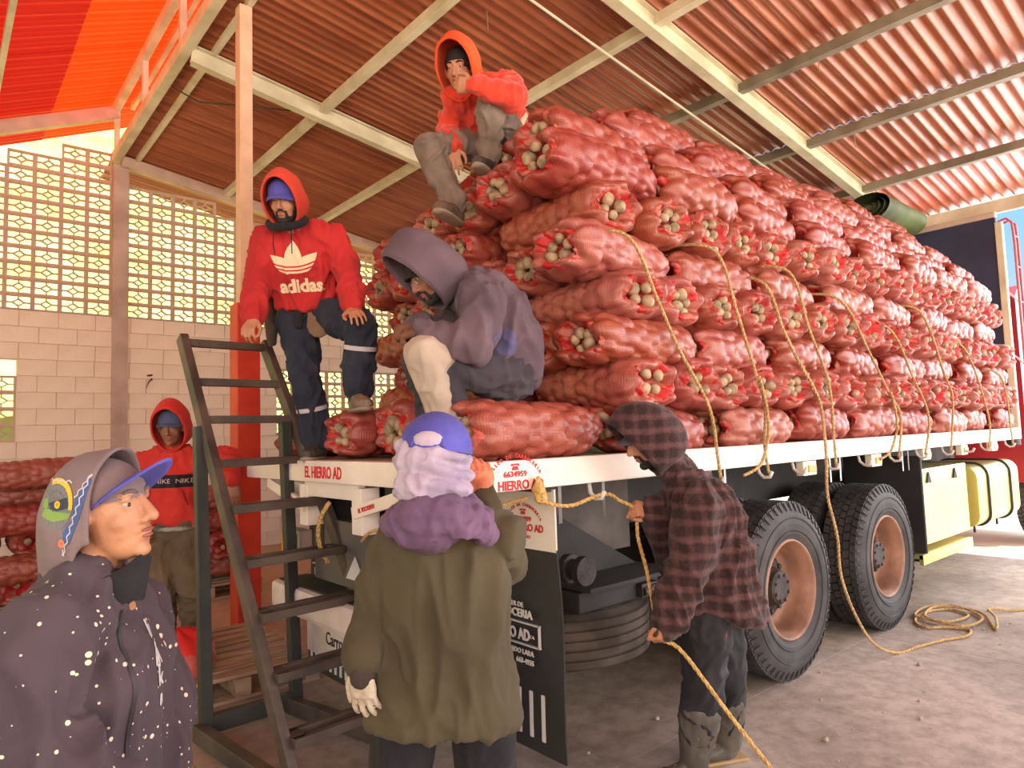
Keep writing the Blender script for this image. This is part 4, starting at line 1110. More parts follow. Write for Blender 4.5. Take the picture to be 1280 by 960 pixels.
# third rope runs on down past the wheels to the loose coil on the floor
coil = [(2.0, 0.12, 2.40), (2.02, -0.075, 2.31), (2.17, -0.085, 2.07), (2.34, -0.08, 1.89), (2.56, -0.085, 1.66), (2.68, -0.05, 1.43), (2.66, -0.06, 1.26), (2.67, -0.05, 1.05), (2.74, -0.06, 0.80), (2.80, -0.04, 0.55), (2.93, -0.05, 0.30), (3.05, -0.10, 0.10), (3.22, -0.17, 0.012),
        (3.45, -0.22, 0.011), (3.72, -0.29, 0.011), (3.93, -0.37, 0.011), (4.10, -0.33, 0.011), (4.05, -0.20, 0.012), (3.95, -0.10, 0.012), (4.10, 0.02, 0.012), (4.40, 0.04, 0.012), (4.60, -0.06, 0.012), (4.48, -0.22, 0.014), (4.18, -0.16, 0.018), (4.20, 0.05, 0.02), (4.55, 0.08, 0.02), (4.70, -0.08, 0.02),
        (4.45, -0.32, 0.02), (4.12, -0.28, 0.02), (4.20, -0.02, 0.026), (4.60, 0.02, 0.024), (4.62, -0.26, 0.02), (4.22, -0.46, 0.012), (4.40, -0.42, 0.05), (4.70, -0.30, 0.04), (4.90, -0.42, 0.011), (5.5, -0.75, 0.011), (6.2, -1.0, 0.011)]
rope(coil, 0.010, M_rope, 'long loose rope running down past the wheels into a coil on the floor')
# ================================================================== PEOPLE
POSE = {
    'plaid': dict(hc=(0.764, -0.192, 1.469), nk=(0.909, -0.258, 1.278), sl=(0.840, -0.387, 1.176), el=(0.755, -0.370, 0.941), wl=(0.701, -0.305, 0.741), sr=(1.027, -0.123, 1.163), er=(1.005, -0.107, 0.912), wr=(0.847, -0.126, 1.145), pv=(1.010, -0.295, 0.770), hl=(0.921, -0.339, 0.786), hr=(1.106, -0.256, 0.747), kl=(0.897, -0.311, 0.433), al=(0.943, -0.209, 0.062), kr=(1.142, -0.249, 0.365), ar=(1.214, -0.199, 0.026)),
    'woman': dict(hc=(-0.461, -0.379, 1.411), nk=(-0.415, -0.351, 1.254), sl=(-0.515, -0.260, 1.202), el=(-0.527, -0.150, 0.985), wl=(-0.627, -0.223, 0.860), sr=(-0.280, -0.423, 1.212), er=(-0.136, -0.280, 1.063), wr=(-0.078, -0.115, 1.296), pv=(-0.388, -0.284, 0.732), hl=(-0.470, -0.213, 0.726), hr=(-0.301, -0.356, 0.719), kl=(-0.537, -0.232, 0.428), al=(-0.503, -0.095, 0.072), kr=(-0.310, -0.384, 0.410), ar=(-0.233, -0.299, 0.072)),
    'front': dict(hc=(-1.284, -0.304, 1.364), nk=(-1.308, -0.269, 1.207), sr=(-1.394, -0.399, 1.132), er=(-1.447, -0.418, 0.978), wr=(-1.322, -0.526, 0.851), sl=(-1.189, -0.095, 1.088), el=(-1.124, -0.099, 0.836), wl=(-1.166, -0.207, 0.677), pv=(-1.305, -0.223, 0.716), hl=(-1.244, -0.138, 0.652), hr=(-1.361, -0.312, 0.762), kl=(-1.210, -0.107, 0.309), al=(-1.194, -0.036, -0.027), kr=(-1.341, -0.298, 0.442), ar=(-1.328, -0.180, 0.062)),
    'redhood': dict(hc=(-0.363, 2.867, 1.620), nk=(-0.330, 2.960, 1.455), sr=(-0.480, 3.095, 1.386), er=(-0.590, 3.210, 1.164), wr=(-0.554, 3.001, 0.965), sl=(-0.184, 2.842, 1.389), el=(-0.077, 2.591, 1.402), wl=(-0.119, 2.403, 1.255), pv=(-0.322, 3.002, 0.949), hr=(-0.383, 3.057, 0.930), hl=(-0.256, 2.948, 0.924), kr=(-0.384, 2.962, 0.552), ar=(-0.361, 3.114, 0.144), kl=(-0.231, 2.832, 0.546), al=(-0.210, 2.960, 0.132)),
    'adidas': dict(hc=(-0.175, 1.407, 2.776), nk=(-0.057, 1.530, 2.645), sr=(-0.192, 1.623, 2.609), er=(-0.213, 1.714, 2.387), wr=(-0.290, 1.564, 2.163), sl=(0.100, 1.423, 2.636), el=(0.153, 1.323, 2.387), wl=(0.079, 1.168, 2.186), pv=(0.074, 1.678, 2.273), hr=(0.015, 1.731, 2.253), hl=(0.138, 1.626, 2.247), kr=(0.036, 1.635, 1.827), ar=(0.110, 1.661, 1.454), kl=(0.148, 1.196, 2.103), al=(0.156, 1.276, 1.759)),
    'seated': dict(hc=(0.072, 0.407, 2.210), nk=(0.215, 0.380, 2.180), sl=(0.191, 0.214, 2.063), el=(0.090, 0.147, 1.870), wl=(-0.048, 0.297, 1.946), sr=(0.317, 0.519, 2.157), er=(0.269, 0.579, 1.960), wr=(0.040, 0.482, 1.993), pv=(0.372, 0.286, 1.767), hl=(0.312, 0.194, 1.743), hr=(0.436, 0.373, 1.791), kl=(-0.032, 0.268, 1.838), al=(0.102, 0.289, 1.523), kr=(0.070, 0.496, 1.847), ar=(0.148, 0.487, 1.519)),
    'top': dict(hc=(0.584, 0.846, 3.506), nk=(0.710, 0.826, 3.423), sl=(0.847, 0.758, 3.461), el=(0.702, 0.556, 3.277), wl=(0.506, 0.616, 3.293), sr=(0.624, 0.928, 3.397), er=(0.685, 1.096, 3.301), wr=(0.587, 0.935, 3.104), pv=(0.971, 0.962, 3.251), hl=(1.008, 0.881, 3.221), hr=(0.926, 1.027, 3.252), kl=(0.657, 0.672, 3.293), al=(0.691, 0.751, 2.994), kr=(0.456, 0.971, 3.074), ar=(0.551, 0.893, 2.767)),
}
E1 = Vector((0.761, -0.648, -0.032)); E2 = Vector((-0.023, -0.077, 0.997)); E3 = Vector((0.648, 0.758, 0.074))
def dv(a, b, c): return (E1 * a + E2 * b + E3 * c).normalized()
def cap(mb, p0, r0, p1, r1, n=14):
    """round cone"""
    p0, p1 = Vector(p0), Vector(p1); d = p1 - p0
    if d.length < 1e-6: mb.ball(p0, max(r0, r1)); return
    t = d.normalized(); pts = []; rr = []
    for k in range(4):
        a = PI / 2 * (1 - k / 4); pts.append(p0 - t * r0 * math.sin(a)); rr.append(max(r0 * math.cos(a), 1e-4))
    pts.append(p0); rr.append(r0); pts.append(p1); rr.append(r1)
    for k in range(1, 5):
        a = PI / 2 * k / 4; pts.append(p1 + t * r1 * math.sin(a)); rr.append(max(r1 * math.cos(a), 1e-4))
    mb.tube(pts, rr, n)
def chain(mb, P, Rr, n=14):
    for i in range(len(P) - 1): cap(mb, P[i], Rr[i], P[i + 1], Rr[i + 1], n)
def ring_loft(mb, secs, n=28, sq=0.85):
    """secs: (centre, axis a, radius a, axis b, radius b)"""
    vs = []; fs = []
    for c, a, ra, b, rb in secs:
        for k in range(n):
            t = 2 * PI * k / n; ct, st = math.cos(t), math.sin(t)
            ct = math.copysign(abs(ct) ** sq, ct); st = math.copysign(abs(st) ** sq, st)
            vs.append(Vector(c) + a * ra * ct + b * rb * st)
    for i in range(len(secs) - 1):
        for k in range(n): fs.append((i * n + k, i * n + (k + 1) % n, (i + 1) * n + (k + 1) % n, (i + 1) * n + k))
    fs.append(tuple(range(n - 1, -1, -1))); fs.append(tuple((len(secs) - 1) * n + k for k in range(n)))
    mb.add(vs, fs)
def fuse(mb, voxel=0.008, smooth=4, fold=0.0, fscale=9.0, seed=0, stretch=(1, 1, 0.55)):
    me = mb.mesh('t'); o = bpy.data.objects.new('t', me); COL.objects.link(o)
    r = o.modifiers.new('r', 'REMESH'); r.mode = 'VOXEL'; r.voxel_size = voxel
    if smooth:
        s = o.modifiers.new('s', 'SMOOTH'); s.factor = 0.5; s.iterations = smooth
    dg = bpy.context.evaluated_depsgraph_get(); out = bpy.data.meshes.new_from_object(o.evaluated_get(dg))
    bpy.data.objects.remove(o); bpy.data.meshes.remove(me)
    if fold:
        nv = len(out.vertices); no = np.zeros(nv * 3); out.vertices.foreach_get('normal', no)
        co = np.zeros(nv * 3); out.vertices.foreach_get('co', co); co = co.reshape(-1, 3); no = no.reshape(-1, 3)
        d = np.zeros(nv); sv = Vector(stretch) * fscale; off = Vector((seed * 3.7, seed * 1.3, 0))
        for i in range(nv):
            p = Vector((co[i, 0] * sv[0], co[i, 1] * sv[1], co[i, 2] * sv[2])) + off
            w = noise.noise_vector(p * 0.5)
            q = noise.noise(p + w * 1.2)
            q2 = noise.noise(p * 1.9 + w * 0.8)
            d[i] = (1 - min(1, abs(q) * 3.4)) * 1.1 + (1 - min(1, abs(q2) * 3.6)) * 0.45 + 0.7 * noise.noise(p * 0.6) - 0.45
        co = co + no * (d * fold)[:, None]
        out.vertices.foreach_set('co', co.ravel()); out.update()
    return out
def put(me, name, m, parent, smooth=True):
    """mesh in world coordinates -> part of a thing standing at parent's place"""
    off = world_off(parent)
    me.transform(Matrix.Translation(-off)); me.name = name
    return link(name, me, m, parent, smooth)
def frame_of(f, u):
    f = f.normalized(); r = f.cross(u).normalized(); u = r.cross(f).normalized(); return r, f, u
# ---- head: skull, jaw, nose, brow, lips, ears (part of the body surface)
def head_shapes(mb, C, r, f, u, s=1.0):
    B = Matrix((r, f, u)).transposed()
    def q(x, y, z): return C + (r * x + f * y + u * z) * s
    def el(x, y, z, a, b, c, n=20, m=14): mb.ball(q(x, y, z), (a * s, b * s, c * s), n, m, B)
    el(0, -0.012, 0.030, 0.076, 0.096, 0.090); el(0, 0.024, -0.018, 0.062, 0.066, 0.088)
    el(0, 0.034, -0.068, 0.047, 0.050, 0.042); el(0, 0.070, -0.092, 0.020, 0.018, 0.016)
    cap(mb, q(0, 0.088, 0.020), 0.008 * s, q(0, 0.108, -0.022), 0.013 * s, 12); el(0.012, 0.094, -0.028, 0.009, 0.010, 0.008, 10, 8); el(-0.012, 0.094, -0.028, 0.009, 0.010, 0.008, 10, 8)
    el(0, 0.070, 0.034, 0.052, 0.020, 0.012)
    for sx in (-1, 1):
        el(0.030 * sx, 0.0745, 0.0205, 0.0165, 0.0095, 0.0050, 12, 8); el(0.030 * sx, 0.0735, 0.0035, 0.0150, 0.0090, 0.0042, 12, 8)
        el(0.036 * sx, 0.052, -0.022, 0.024, 0.024, 0.026, 12, 8); el(0.077 * sx, -0.004, -0.004, 0.010, 0.022, 0.033, 12, 8)
    el(0, 0.084, -0.050, 0.024, 0.012, 0.007, 12, 8); el(0, 0.082, -0.063, 0.020, 0.012, 0.008, 12, 8)
M_eye = mat('eye_white', srgb(168, 156, 146), 0.35); M_iris = mat('iris_dark', srgb(34, 24, 20), 0.25)
M_hair = mat('dark_hair', srgb(34, 27, 25), 0.8, bump=0.5, bscale=200); M_lip = mat('lips', srgb(150, 84, 76), 0.55)
def face_bits(root, C, r, f, u, s=1.0, brows=True, lip=True, beard=0, hair_mat=None):
    B = Matrix((r, f, u)).transposed(); hm_ = hair_mat or M_hair
    def q(x, y, z): return C + (r * x + f * y + u * z) * s
    for sx in (-1, 1):
        e = MB(); e.ball(q(0.030 * sx, 0.0695, 0.012), 0.0112 * s, 12, 8); ey = e.build('eye', M_eye, root, True)
        e = MB(); e.ball(q(0.030 * sx, 0.0785, 0.011), (0.0055 * s, 0.0030 * s, 0.0055 * s), 10, 6, B); e.build('iris', M_iris, ey, True)
        if brows:
            b = MB(); pts = [q((0.012 + 0.036 * t) * sx, 0.089 - 0.016 * t * t, 0.033 + 0.006 * math.sin(t * PI)) for t in (0, .25, .5, .75, 1)]
            b.tube(pts, [0.003 * s, 0.005 * s, 0.005 * s, 0.004 * s, 0.002 * s], 6); b.build('eyebrow', hm_, root, True)
    if lip:
        b = MB(); b.ball(q(0, 0.0905, -0.0505), (0.021 * s, 0.008 * s, 0.0045 * s), 12, 6, B); b.ball(q(0, 0.0885, -0.0625), (0.017 * s, 0.008 * s, 0.0055 * s), 12, 6, B); b.build('lips', M_lip, root, True)
    if beard:
        b = MB()
        def el(x, y, z, a, bb, c): b.ball(q(x, y, z), (a * s, bb * s, c * s), 18, 12, B)
        el(0, 0.030, -0.079, 0.050, 0.053, 0.036); el(0, 0.070, -0.094, 0.025, 0.022, 0.020)
        for sx in (-1, 1):
            el(0.044 * sx, 0.020, -0.045, 0.022, 0.034, 0.040); cap(b, q(0.004 * sx, 0.093, -0.039), 0.006 * s, q(0.024 * sx, 0.082, -0.048), 0.005 * s); cap(b, q(0.024 * sx, 0.082, -0.048), 0.007 * s, q(0.026 * sx, 0.074, -0.075), 0.009 * s)
        put(fuse(b, 0.0035, 2), 'beard', hm_, root)
# ---- hand: palm, four fingers of unequal length, thumb from the side of the palm
def hand_shapes(mb, Wp, d, n, side, curl=(0.35, 0.4, 0.3), spread=0.06, thumb=0.55, s=1.0, grow=0.0, tip_only=None):
    d = d.normalized(); n = (n - d * n.dot(d)).normalized(); t = d.cross(n) * side      # t points to the thumb side
    g = grow
    Q = lambda a, b, c: Wp + (d * a + t * b + n * c) * s
    ring_loft(mb, [(Q(-0.01, 0, 0), t, (0.024 + g) * s, n, (0.018 + g) * s), (Q(0.02, 0.002, 0), t, (0.032 + g) * s, n, (0.018 + g) * s), (Q(0.06, 0, 0), t, (0.041 + g) * s, n, (0.0155 + g) * s), (Q(0.088, 0, 0), t, (0.040 + g) * s, n, (0.012 + g) * s)], 16)
    for k, (b, L) in enumerate(((0.032, 0.072), (0.011, 0.082), (-0.0105, 0.076), (-0.031, 0.060))):
        p = Q(0.086 - (0.006 if k in (0, 3) else 0), b, 0.0); fan = spread * (1.4 - k)
        dd = (d + t * fan).normalized(); a = 0.0; rr = 0.0088 + g * 0.7
        if k == 3: rr *= 0.88
        for seg, fr_ in enumerate((0.46, 0.30, 0.24)):
            a += curl[seg] * (1 + 0.08 * k)
            q = p + (dd * math.cos(a) + n * math.sin(a)) * L * fr_ * s
            cap(mb, p, rr * s, q, rr * 0.93 * s, 10); p = q; rr *= 0.93
    p = Q(0.022, 0.026, 0.006); q = p + (d * 0.62 + t * 0.75 * (1.2 - thumb) + n * 0.55 * thumb).normalized() * 0.042 * s
    cap(mb, p, (0.0145 + g * 0.7) * s, q, (0.0115 + g * 0.7) * s, 10)
    q2 = q + (d * 0.85 + t * 0.35 * (1 - thumb) + n * 0.5 * thumb - t * 0.3 * thumb).normalized() * 0.032 * s
    cap(mb, q, (0.0112 + g * 0.7) * s, q2, (0.0095 + g * 0.7) * s, 10)
    q3 = q2 + (d * 0.9 - t * 0.25 * thumb + n * 0.2 * thumb).normalized() * 0.024 * s
    cap(mb, q2, (0.0095 + g * 0.7) * s, q3, (0.0082 + g * 0.7) * s, 10)
# ---- hood: rings about the face direction, doubled for thickness
def hood_mesh(C, r, f, u, w=0.108, top=0.150, drop=0.165, front=0.088, back=0.150, peak=0.03, thick=0.011, wob=0.006, lean=0.0, seed=1):
    nr, n = 16, 44; vs = []; fs = []
    def surf(s, a, off):
        e = max(0.0, (s - 0.42) / 0.58); close = math.sqrt(max(0.0, 1 - e * e))
        ww = (w * (0.90 + 0.16 * math.sin(PI * min(1, s * 1.15))) - off) * close
        ht = (top + peak * math.sin(PI * min(1, s * 1.1)) - off) * close + (0.0 if s < 1 else 0)
        hb = (drop - off) * (1 - 0.25 * s) * (close if s > 0.42 else 1)
        y = front - s * (front + back) + off * (s * 2 - 0.6) * 0.5 - (0 if off == 0 else off * 0.2)
        x = ww * math.sin(a); z = ht * math.cos(a) if math.cos(a) > 0 else hb * math.cos(a)
        y += 0.035 * max(0, math.cos(a)) * (1 - s) - 0.045 * max(0, -math.cos(a)) * (1 - s)
        y += lean * z
        p = Vector((x, y, z)); k = noise.noise(p * 14 + Vector((seed, 0, 0))) * wob * (1 if off == 0 else 0.6)
        sp = p + Vector((x, 0, z)).normalized() * k if (x or z) else p
        return C + r * sp.x + f * sp.y + u * sp.z
    for i in range(nr + 1):
        for k in range(n): vs.append(surf(i / nr, 2 * PI * k / n, 0))
    base = len(vs)
    for i in range(nr + 1):
        for k in range(n): vs.append(surf(i / nr, 2 * PI * k / n, thick))
    for i in range(nr):
        for k in range(n):
            k2 = (k + 1) % n
            fs.append((i * n + k, i * n + k2, (i + 1) * n + k2, (i + 1) * n + k)); fs.append((base + i * n + k, base + (i + 1) * n + k, base + (i + 1) * n + k2, base + i * n + k2))
    for k in range(n): fs.append((k, base + k, base + (k + 1) % n, (k + 1) % n))
    mb = MB(); mb.add(vs, fs)
    rim = [surf(0, 2 * PI * k / n, thick * 0.5) for k in range(n)]; mb.tube(rim, thick * 0.55, 6, closed=True)
    return mb
def cap_brim(mb, C, r, f, u, w=0.082, y0=0.070, z0=0.058, L=0.085, dropf=0.02, curve=0.022):
    n = 14; vs = []; fs = []
    for lay in (0, 1):
        for i in range(6):
            q = i / 5
            for k in range(n + 1):
                a = -1 + 2 * k / n; x = a * w * (1 - 0.06 * q)
                y = y0 - 0.035 * a * a + q * L * math.sqrt(max(0, 1 - (a * 0.86) ** 2)); z = z0 - curve * a * a - dropf * q - lay * 0.006
                vs.append(C + r * x + f * y + u * z)
    m = n + 1; o = 6 * m
    for i in range(5):
        for k in range(n):
            a = i * m + k; fs.append((a, a + 1, a + m + 1, a + m)); fs.append((o + a, o + a + m, o + a + m + 1, o + a + 1))
    for k in range(n): fs.append((k, o + k, o + k + 1, k + 1)); a = 5 * m + k; fs.append((a, a + 1, o + a + 1, o + a))
    for i in range(5):
        a = i * m; fs.append((a, a + m, o + a + m, o + a)); a = i * m + n; fs.append((a, o + a, o + a + m, a + m))
    mb.add(vs, fs)
def cap_crown(mb, C, r, f, u, grow=0.006):
    B = Matrix((r, f, u)).transposed(); vs = []; fs = []; n, m = 28, 8
    for i in range(m + 1):
        t = PI / 2 * i / m * 1.06
        for k in range(n):
            a = 2 * PI * k / n
            vs.append(C + B @ Vector(((0.080 + grow) * math.sin(t) * math.cos(a), -0.010 + (0.099 + grow) * math.sin(t) * math.sin(a), 0.042 + (0.088 + grow) * math.cos(t))))
    for i in range(m):
        for k in range(n): fs.append((i * n + k, (i + 1) * n + k, (i + 1) * n + (k + 1) % n, i * n + (k + 1) % n))
    mb.add(vs, fs)
# ---- torso along a bent spine
def spine_pts(p, fwd, bend):
    a, b = Vector(p['pv']), Vector(p['nk']); s = (b - a)
    def at(t): return a + s * t - fwd * bend * 4 * t * (1 - t)
    def dirn(t): return (at(min(t + .03, 1.2)) - at(t - .03)).normalized()
    return at, dirn
def torso_loft(mb, p, fwd, secs, bend=0.02):
    """secs: (t along the spine, half width, half depth, forward shift)"""
    at, dirn = spine_pts(p, fwd, bend); out = []
    sh = (Vector(p['sr']) - Vector(p['sl'])).normalized(); hp = (Vector(p['hr']) - Vector(p['hl'])).normalized()
    for t, ra, rb, fs_ in secs:
        s = dirn(t); a = hp.lerp(sh, min(max(t, 0), 1)); a = (a - s * a.dot(s)).normalized(); b = s.cross(a)
        if b.dot(fwd) < 0: b = -b
        out.append((at(t) + b * fs_, a, ra, b, rb))
    ring_loft(mb, out)
def body(root, p, fwd, hf, hu, m, hands, s=1.0, voxel=0.0055, bend=0.02, head_off=(0, 0, 0)):
    """one continuous surface: head, neck, torso, arms with hands, legs with feet"""
    P = {k: Vector(v) for k, v in p.items()}; mb = MB()
    r, f, u = frame_of(hf, hu); C = P['hc']
    head_shapes(mb, C, r, f, u, s)
    cap(mb, P['nk'] - Vector((0, 0, 0.02)), 0.056 * s, C - u * 0.05 * s - f * 0.015, 0.052 * s)
    torso_loft(mb, p, fwd, [(-0.10, .10, .08, 0), (0.0, .145, .10, 0), (.35, .125, .09, .01), (.7, .15, .105, .01), (.9, .14, .085, 0), (1.0, .07, .06, 0)], bend)
    for a in ('l', 'r'):
        chain(mb, [P['nk'], P['s' + a], P['e' + a], P['w' + a]], [.05 * s, .048 * s, .038 * s, .026 * s])
        chain(mb, [P['h' + a], P['k' + a], P['a' + a]], [.078 * s, .052 * s, .036 * s])
        toe = P.get('t' + a)
        if toe is not None:
            cap(mb, P['a' + a] - Vector((0, 0, .03)), .034 * s, toe, .026 * s)
    for a, side in (('l', -1), ('r', 1)):
        h = hands.get(a)
        if h: hand_shapes(mb, P['w' + a], h['d'], h['n'], side * h.get('flip', 1), h.get('curl', (.35, .4, .3)), h.get('spread', .06), h.get('thumb', .5), s * h.get('s', 1))
    return put(fuse(mb, voxel, 2), 'body', m, root), (C, r, f, u)
def jacket(p, fwd, secs, sleeves, bend=0.02, voxel=0.010, fold=0.012, seed=0, extra=None, smooth=5, fscale=9.0, stretch=(1, 1, .55), collar=0.07):
    P = {k: Vector(v) for k, v in p.items()}; mb = MB()
    torso_loft(mb, p, fwd, secs, bend)
    for a in ('l', 'r'):
        rs = sleeves if not isinstance(sleeves, dict) else sleeves[a]
        w = P['e' + a].lerp(P['w' + a], rs[3] if len(rs) > 3 else 1.0)
        chain(mb, [P['nk'].lerp(P['s' + a], .25), P['s' + a], P['e' + a], w], [.085, rs[0], rs[1], rs[2]])
    if collar: cap(mb, P['nk'] - (P['nk'] - P['pv']).normalized() * .05, collar + .03, P['nk'].lerp(P['hc'], .28), collar)
    if extra: extra(mb, P)
    return fuse(mb, voxel, smooth, fold, fscale, seed, stretch)
def trousers(p, fwd, girth=(.165, .125), legs=(.098, .074, .062), voxel=0.010, fold=0.009, seed=3, stop=0.96, bend=0.0, lo=-.12, hi=.18):
    P = {k: Vector(v) for k, v in p.items()}; mb = MB()
    torso_loft(mb, p, fwd, [(lo, girth[0] * .7, girth[1] * .8, 0), (0, girth[0], girth[1], 0), (hi, girth[0] * .93, girth[1] * .9, 0)], bend)
    for a in ('l', 'r'):
        an = P['k' + a].lerp(P['a' + a], stop)
        chain(mb, [P['h' + a], P['k' + a], an], list(legs))
    return fuse(mb, voxel, 4, fold, 9, seed, (1, 1, .7))
def shoe(root, ank, toe_dir, m, msole, s=1.0, name='shoe', up=Vector((0, 0, 1)), length=0.27, shaft=0.05):
    d = toe_dir.normalized(); side = up.cross(d).normalized(); u = d.cross(side)
    mb = MB(); A = ank - u * 0.055 * s
    ring_loft(mb, [(A - d * .075 * s, side, .024 * s, u, .030 * s), (A - d * .045 * s, side, .036 * s, u, .046 * s), (A + d * .03 * s + u * .004, side, .040 * s, u, .046 * s), (A + d * .10 * s - u * .008, side, .046 * s, u, .036 * s), (A + d * .155 * s - u * .012, side, .044 * s, u, .028 * s), (A + d * .185 * s - u * .014, side, .026 * s, u, .020 * s)], 20)
    cap(mb, ank - u * .02, .046 * s, ank + u * shaft, .050 * s)
    o = put(fuse(mb, .006, 2, .003, 20), name, m, root)
    sb_ = MB(); ring_loft(sb_, [(A - d * .08 * s - u * .040 * s, side, .020 * s, u, .012), (A - d * .05 * s - u * .040 * s, side, .038 * s, u, .013), (A + d * .10 * s - u * .040 * s, side, .048 * s, u, .013), (A + d * .165 * s - u * .038 * s, side, .042 * s, u, .012), (A + d * .192 * s - u * .036 * s, side, .020 * s, u, .010)], 18)
    sb_.build('sole', msole, o, True); return o
def decal(polys, fr, target, depth, m, name, parent, reach=0.5, sub=None):
    """flat shapes laid onto a garment: every vertex is dropped along the frame's -z onto the surface"""
    bm = bmesh.new(); bm.from_mesh(target.data); off = world_off(target)
    tree = BVHTree.FromBMesh(bm); bm.free()
    nz = (fr.to_3x3() @ Vector((0, 0, 1))).normalized(); out = MB()
    src = bmesh.new()
    for vs, fs in polys:
        vv = [src.verts.new(v) for v in vs]
        for f in fs:
            try: src.faces.new([vv[i] for i in f])
            except ValueError: pass
    if sub:
        bmesh.ops.triangulate(src, faces=src.faces[:])
        for _ in range(6):
            es = [e for e in src.edges if e.calc_length() > sub]
            if not es: break
            bmesh.ops.subdivide_edges(src, edges=es, cuts=1, use_grid_fill=False)
            bmesh.ops.triangulate(src, faces=[f for f in src.faces if len(f.verts) > 3])
    src.verts.ensure_lookup_table(); src.verts.index_update()
    vs = []; miss = set()
    for v in src.verts:
        w = fr @ v.co; hit = tree.ray_cast(w + nz * reach - off, -nz)
        q = (hit[0] + off) if hit[0] is not None else w
        if hit[0] is None: miss.add(v.index)
        vs.append(q + nz * depth)
    fs = []
    for f in src.faces:
        ids = [v.index for v in f.verts]
        if any(i in miss for i in ids): continue
        L0 = max((src.verts[ids[i]].co - src.verts[ids[i - 1]].co).length for i in range(len(ids))); L1 = max((vs[ids[i]] - vs[ids[i - 1]]).length for i in range(len(ids)))
        if L1 > L0 * 3.5 + .01: continue
        fs.append(ids)
    src.free(); n = len(vs); out.add(vs, fs)
    me = bpy.data.meshes.new(name); me.from_pydata([tuple(v - world_off(parent)) for v in vs], [], fs)
    return link(name, me, m, parent, True)
def text_polys(s, size, **kw):
    me = text_mesh(s, size, depth=0.0, **kw); r = ([v.co.copy() for v in me.vertices], [list(p.vertices) for p in me.polygons]); bpy.data.meshes.remove(me); return r
def shift(poly, x, y): return ([Vector((v[0] + x, v[1] + y, 0)) for v in poly[0]], poly[1])
def shape(pts): return ([Vector((x, y, 0)) for x, y in pts], [list(range(len(pts)))])
def person(name_label, p):
    c = (Vector(p['al']) + Vector(p['ar'])) / 2
    return tag(empty('person', (c.x, c.y, min(p['al'][2], p['ar'][2]) - 0.09)), name_label, 'person')
def fabric(name, c1, c2=None, scale=4, rough=.9, bump=.35, bscale=300, **k): return mat(name, c1, rough, c2, scale, 4, bump=bump, bscale=bscale, sheen=k.pop('sheen', .04), spec=.25, **k)
M_skin = mat('skin', srgb(186, 130, 98), 0.55, srgb(164, 108, 80), 9, 5, bump=0.12, bscale=90)
M_skin2 = mat('skin_dark', srgb(150, 98, 74), 0.55, srgb(124, 78, 58), 9, 5, bump=0.12, bscale=90)
M_navy = fabric('navy_cloth', srgb(50, 52, 66), srgb(38, 40, 52)); M_black = fabric('black_cloth', srgb(44, 40, 44), srgb(30, 28, 32))
M_sole = mat('sole', srgb(150, 132, 116), .8)
STD = [(-.16, .185, .140, 0), (0.0, .180, .135, 0), (.3, .170, .130, .01), (.65, .178, .135, .01), (.85, .165, .115, 0), (.97, .10, .085, 0)]

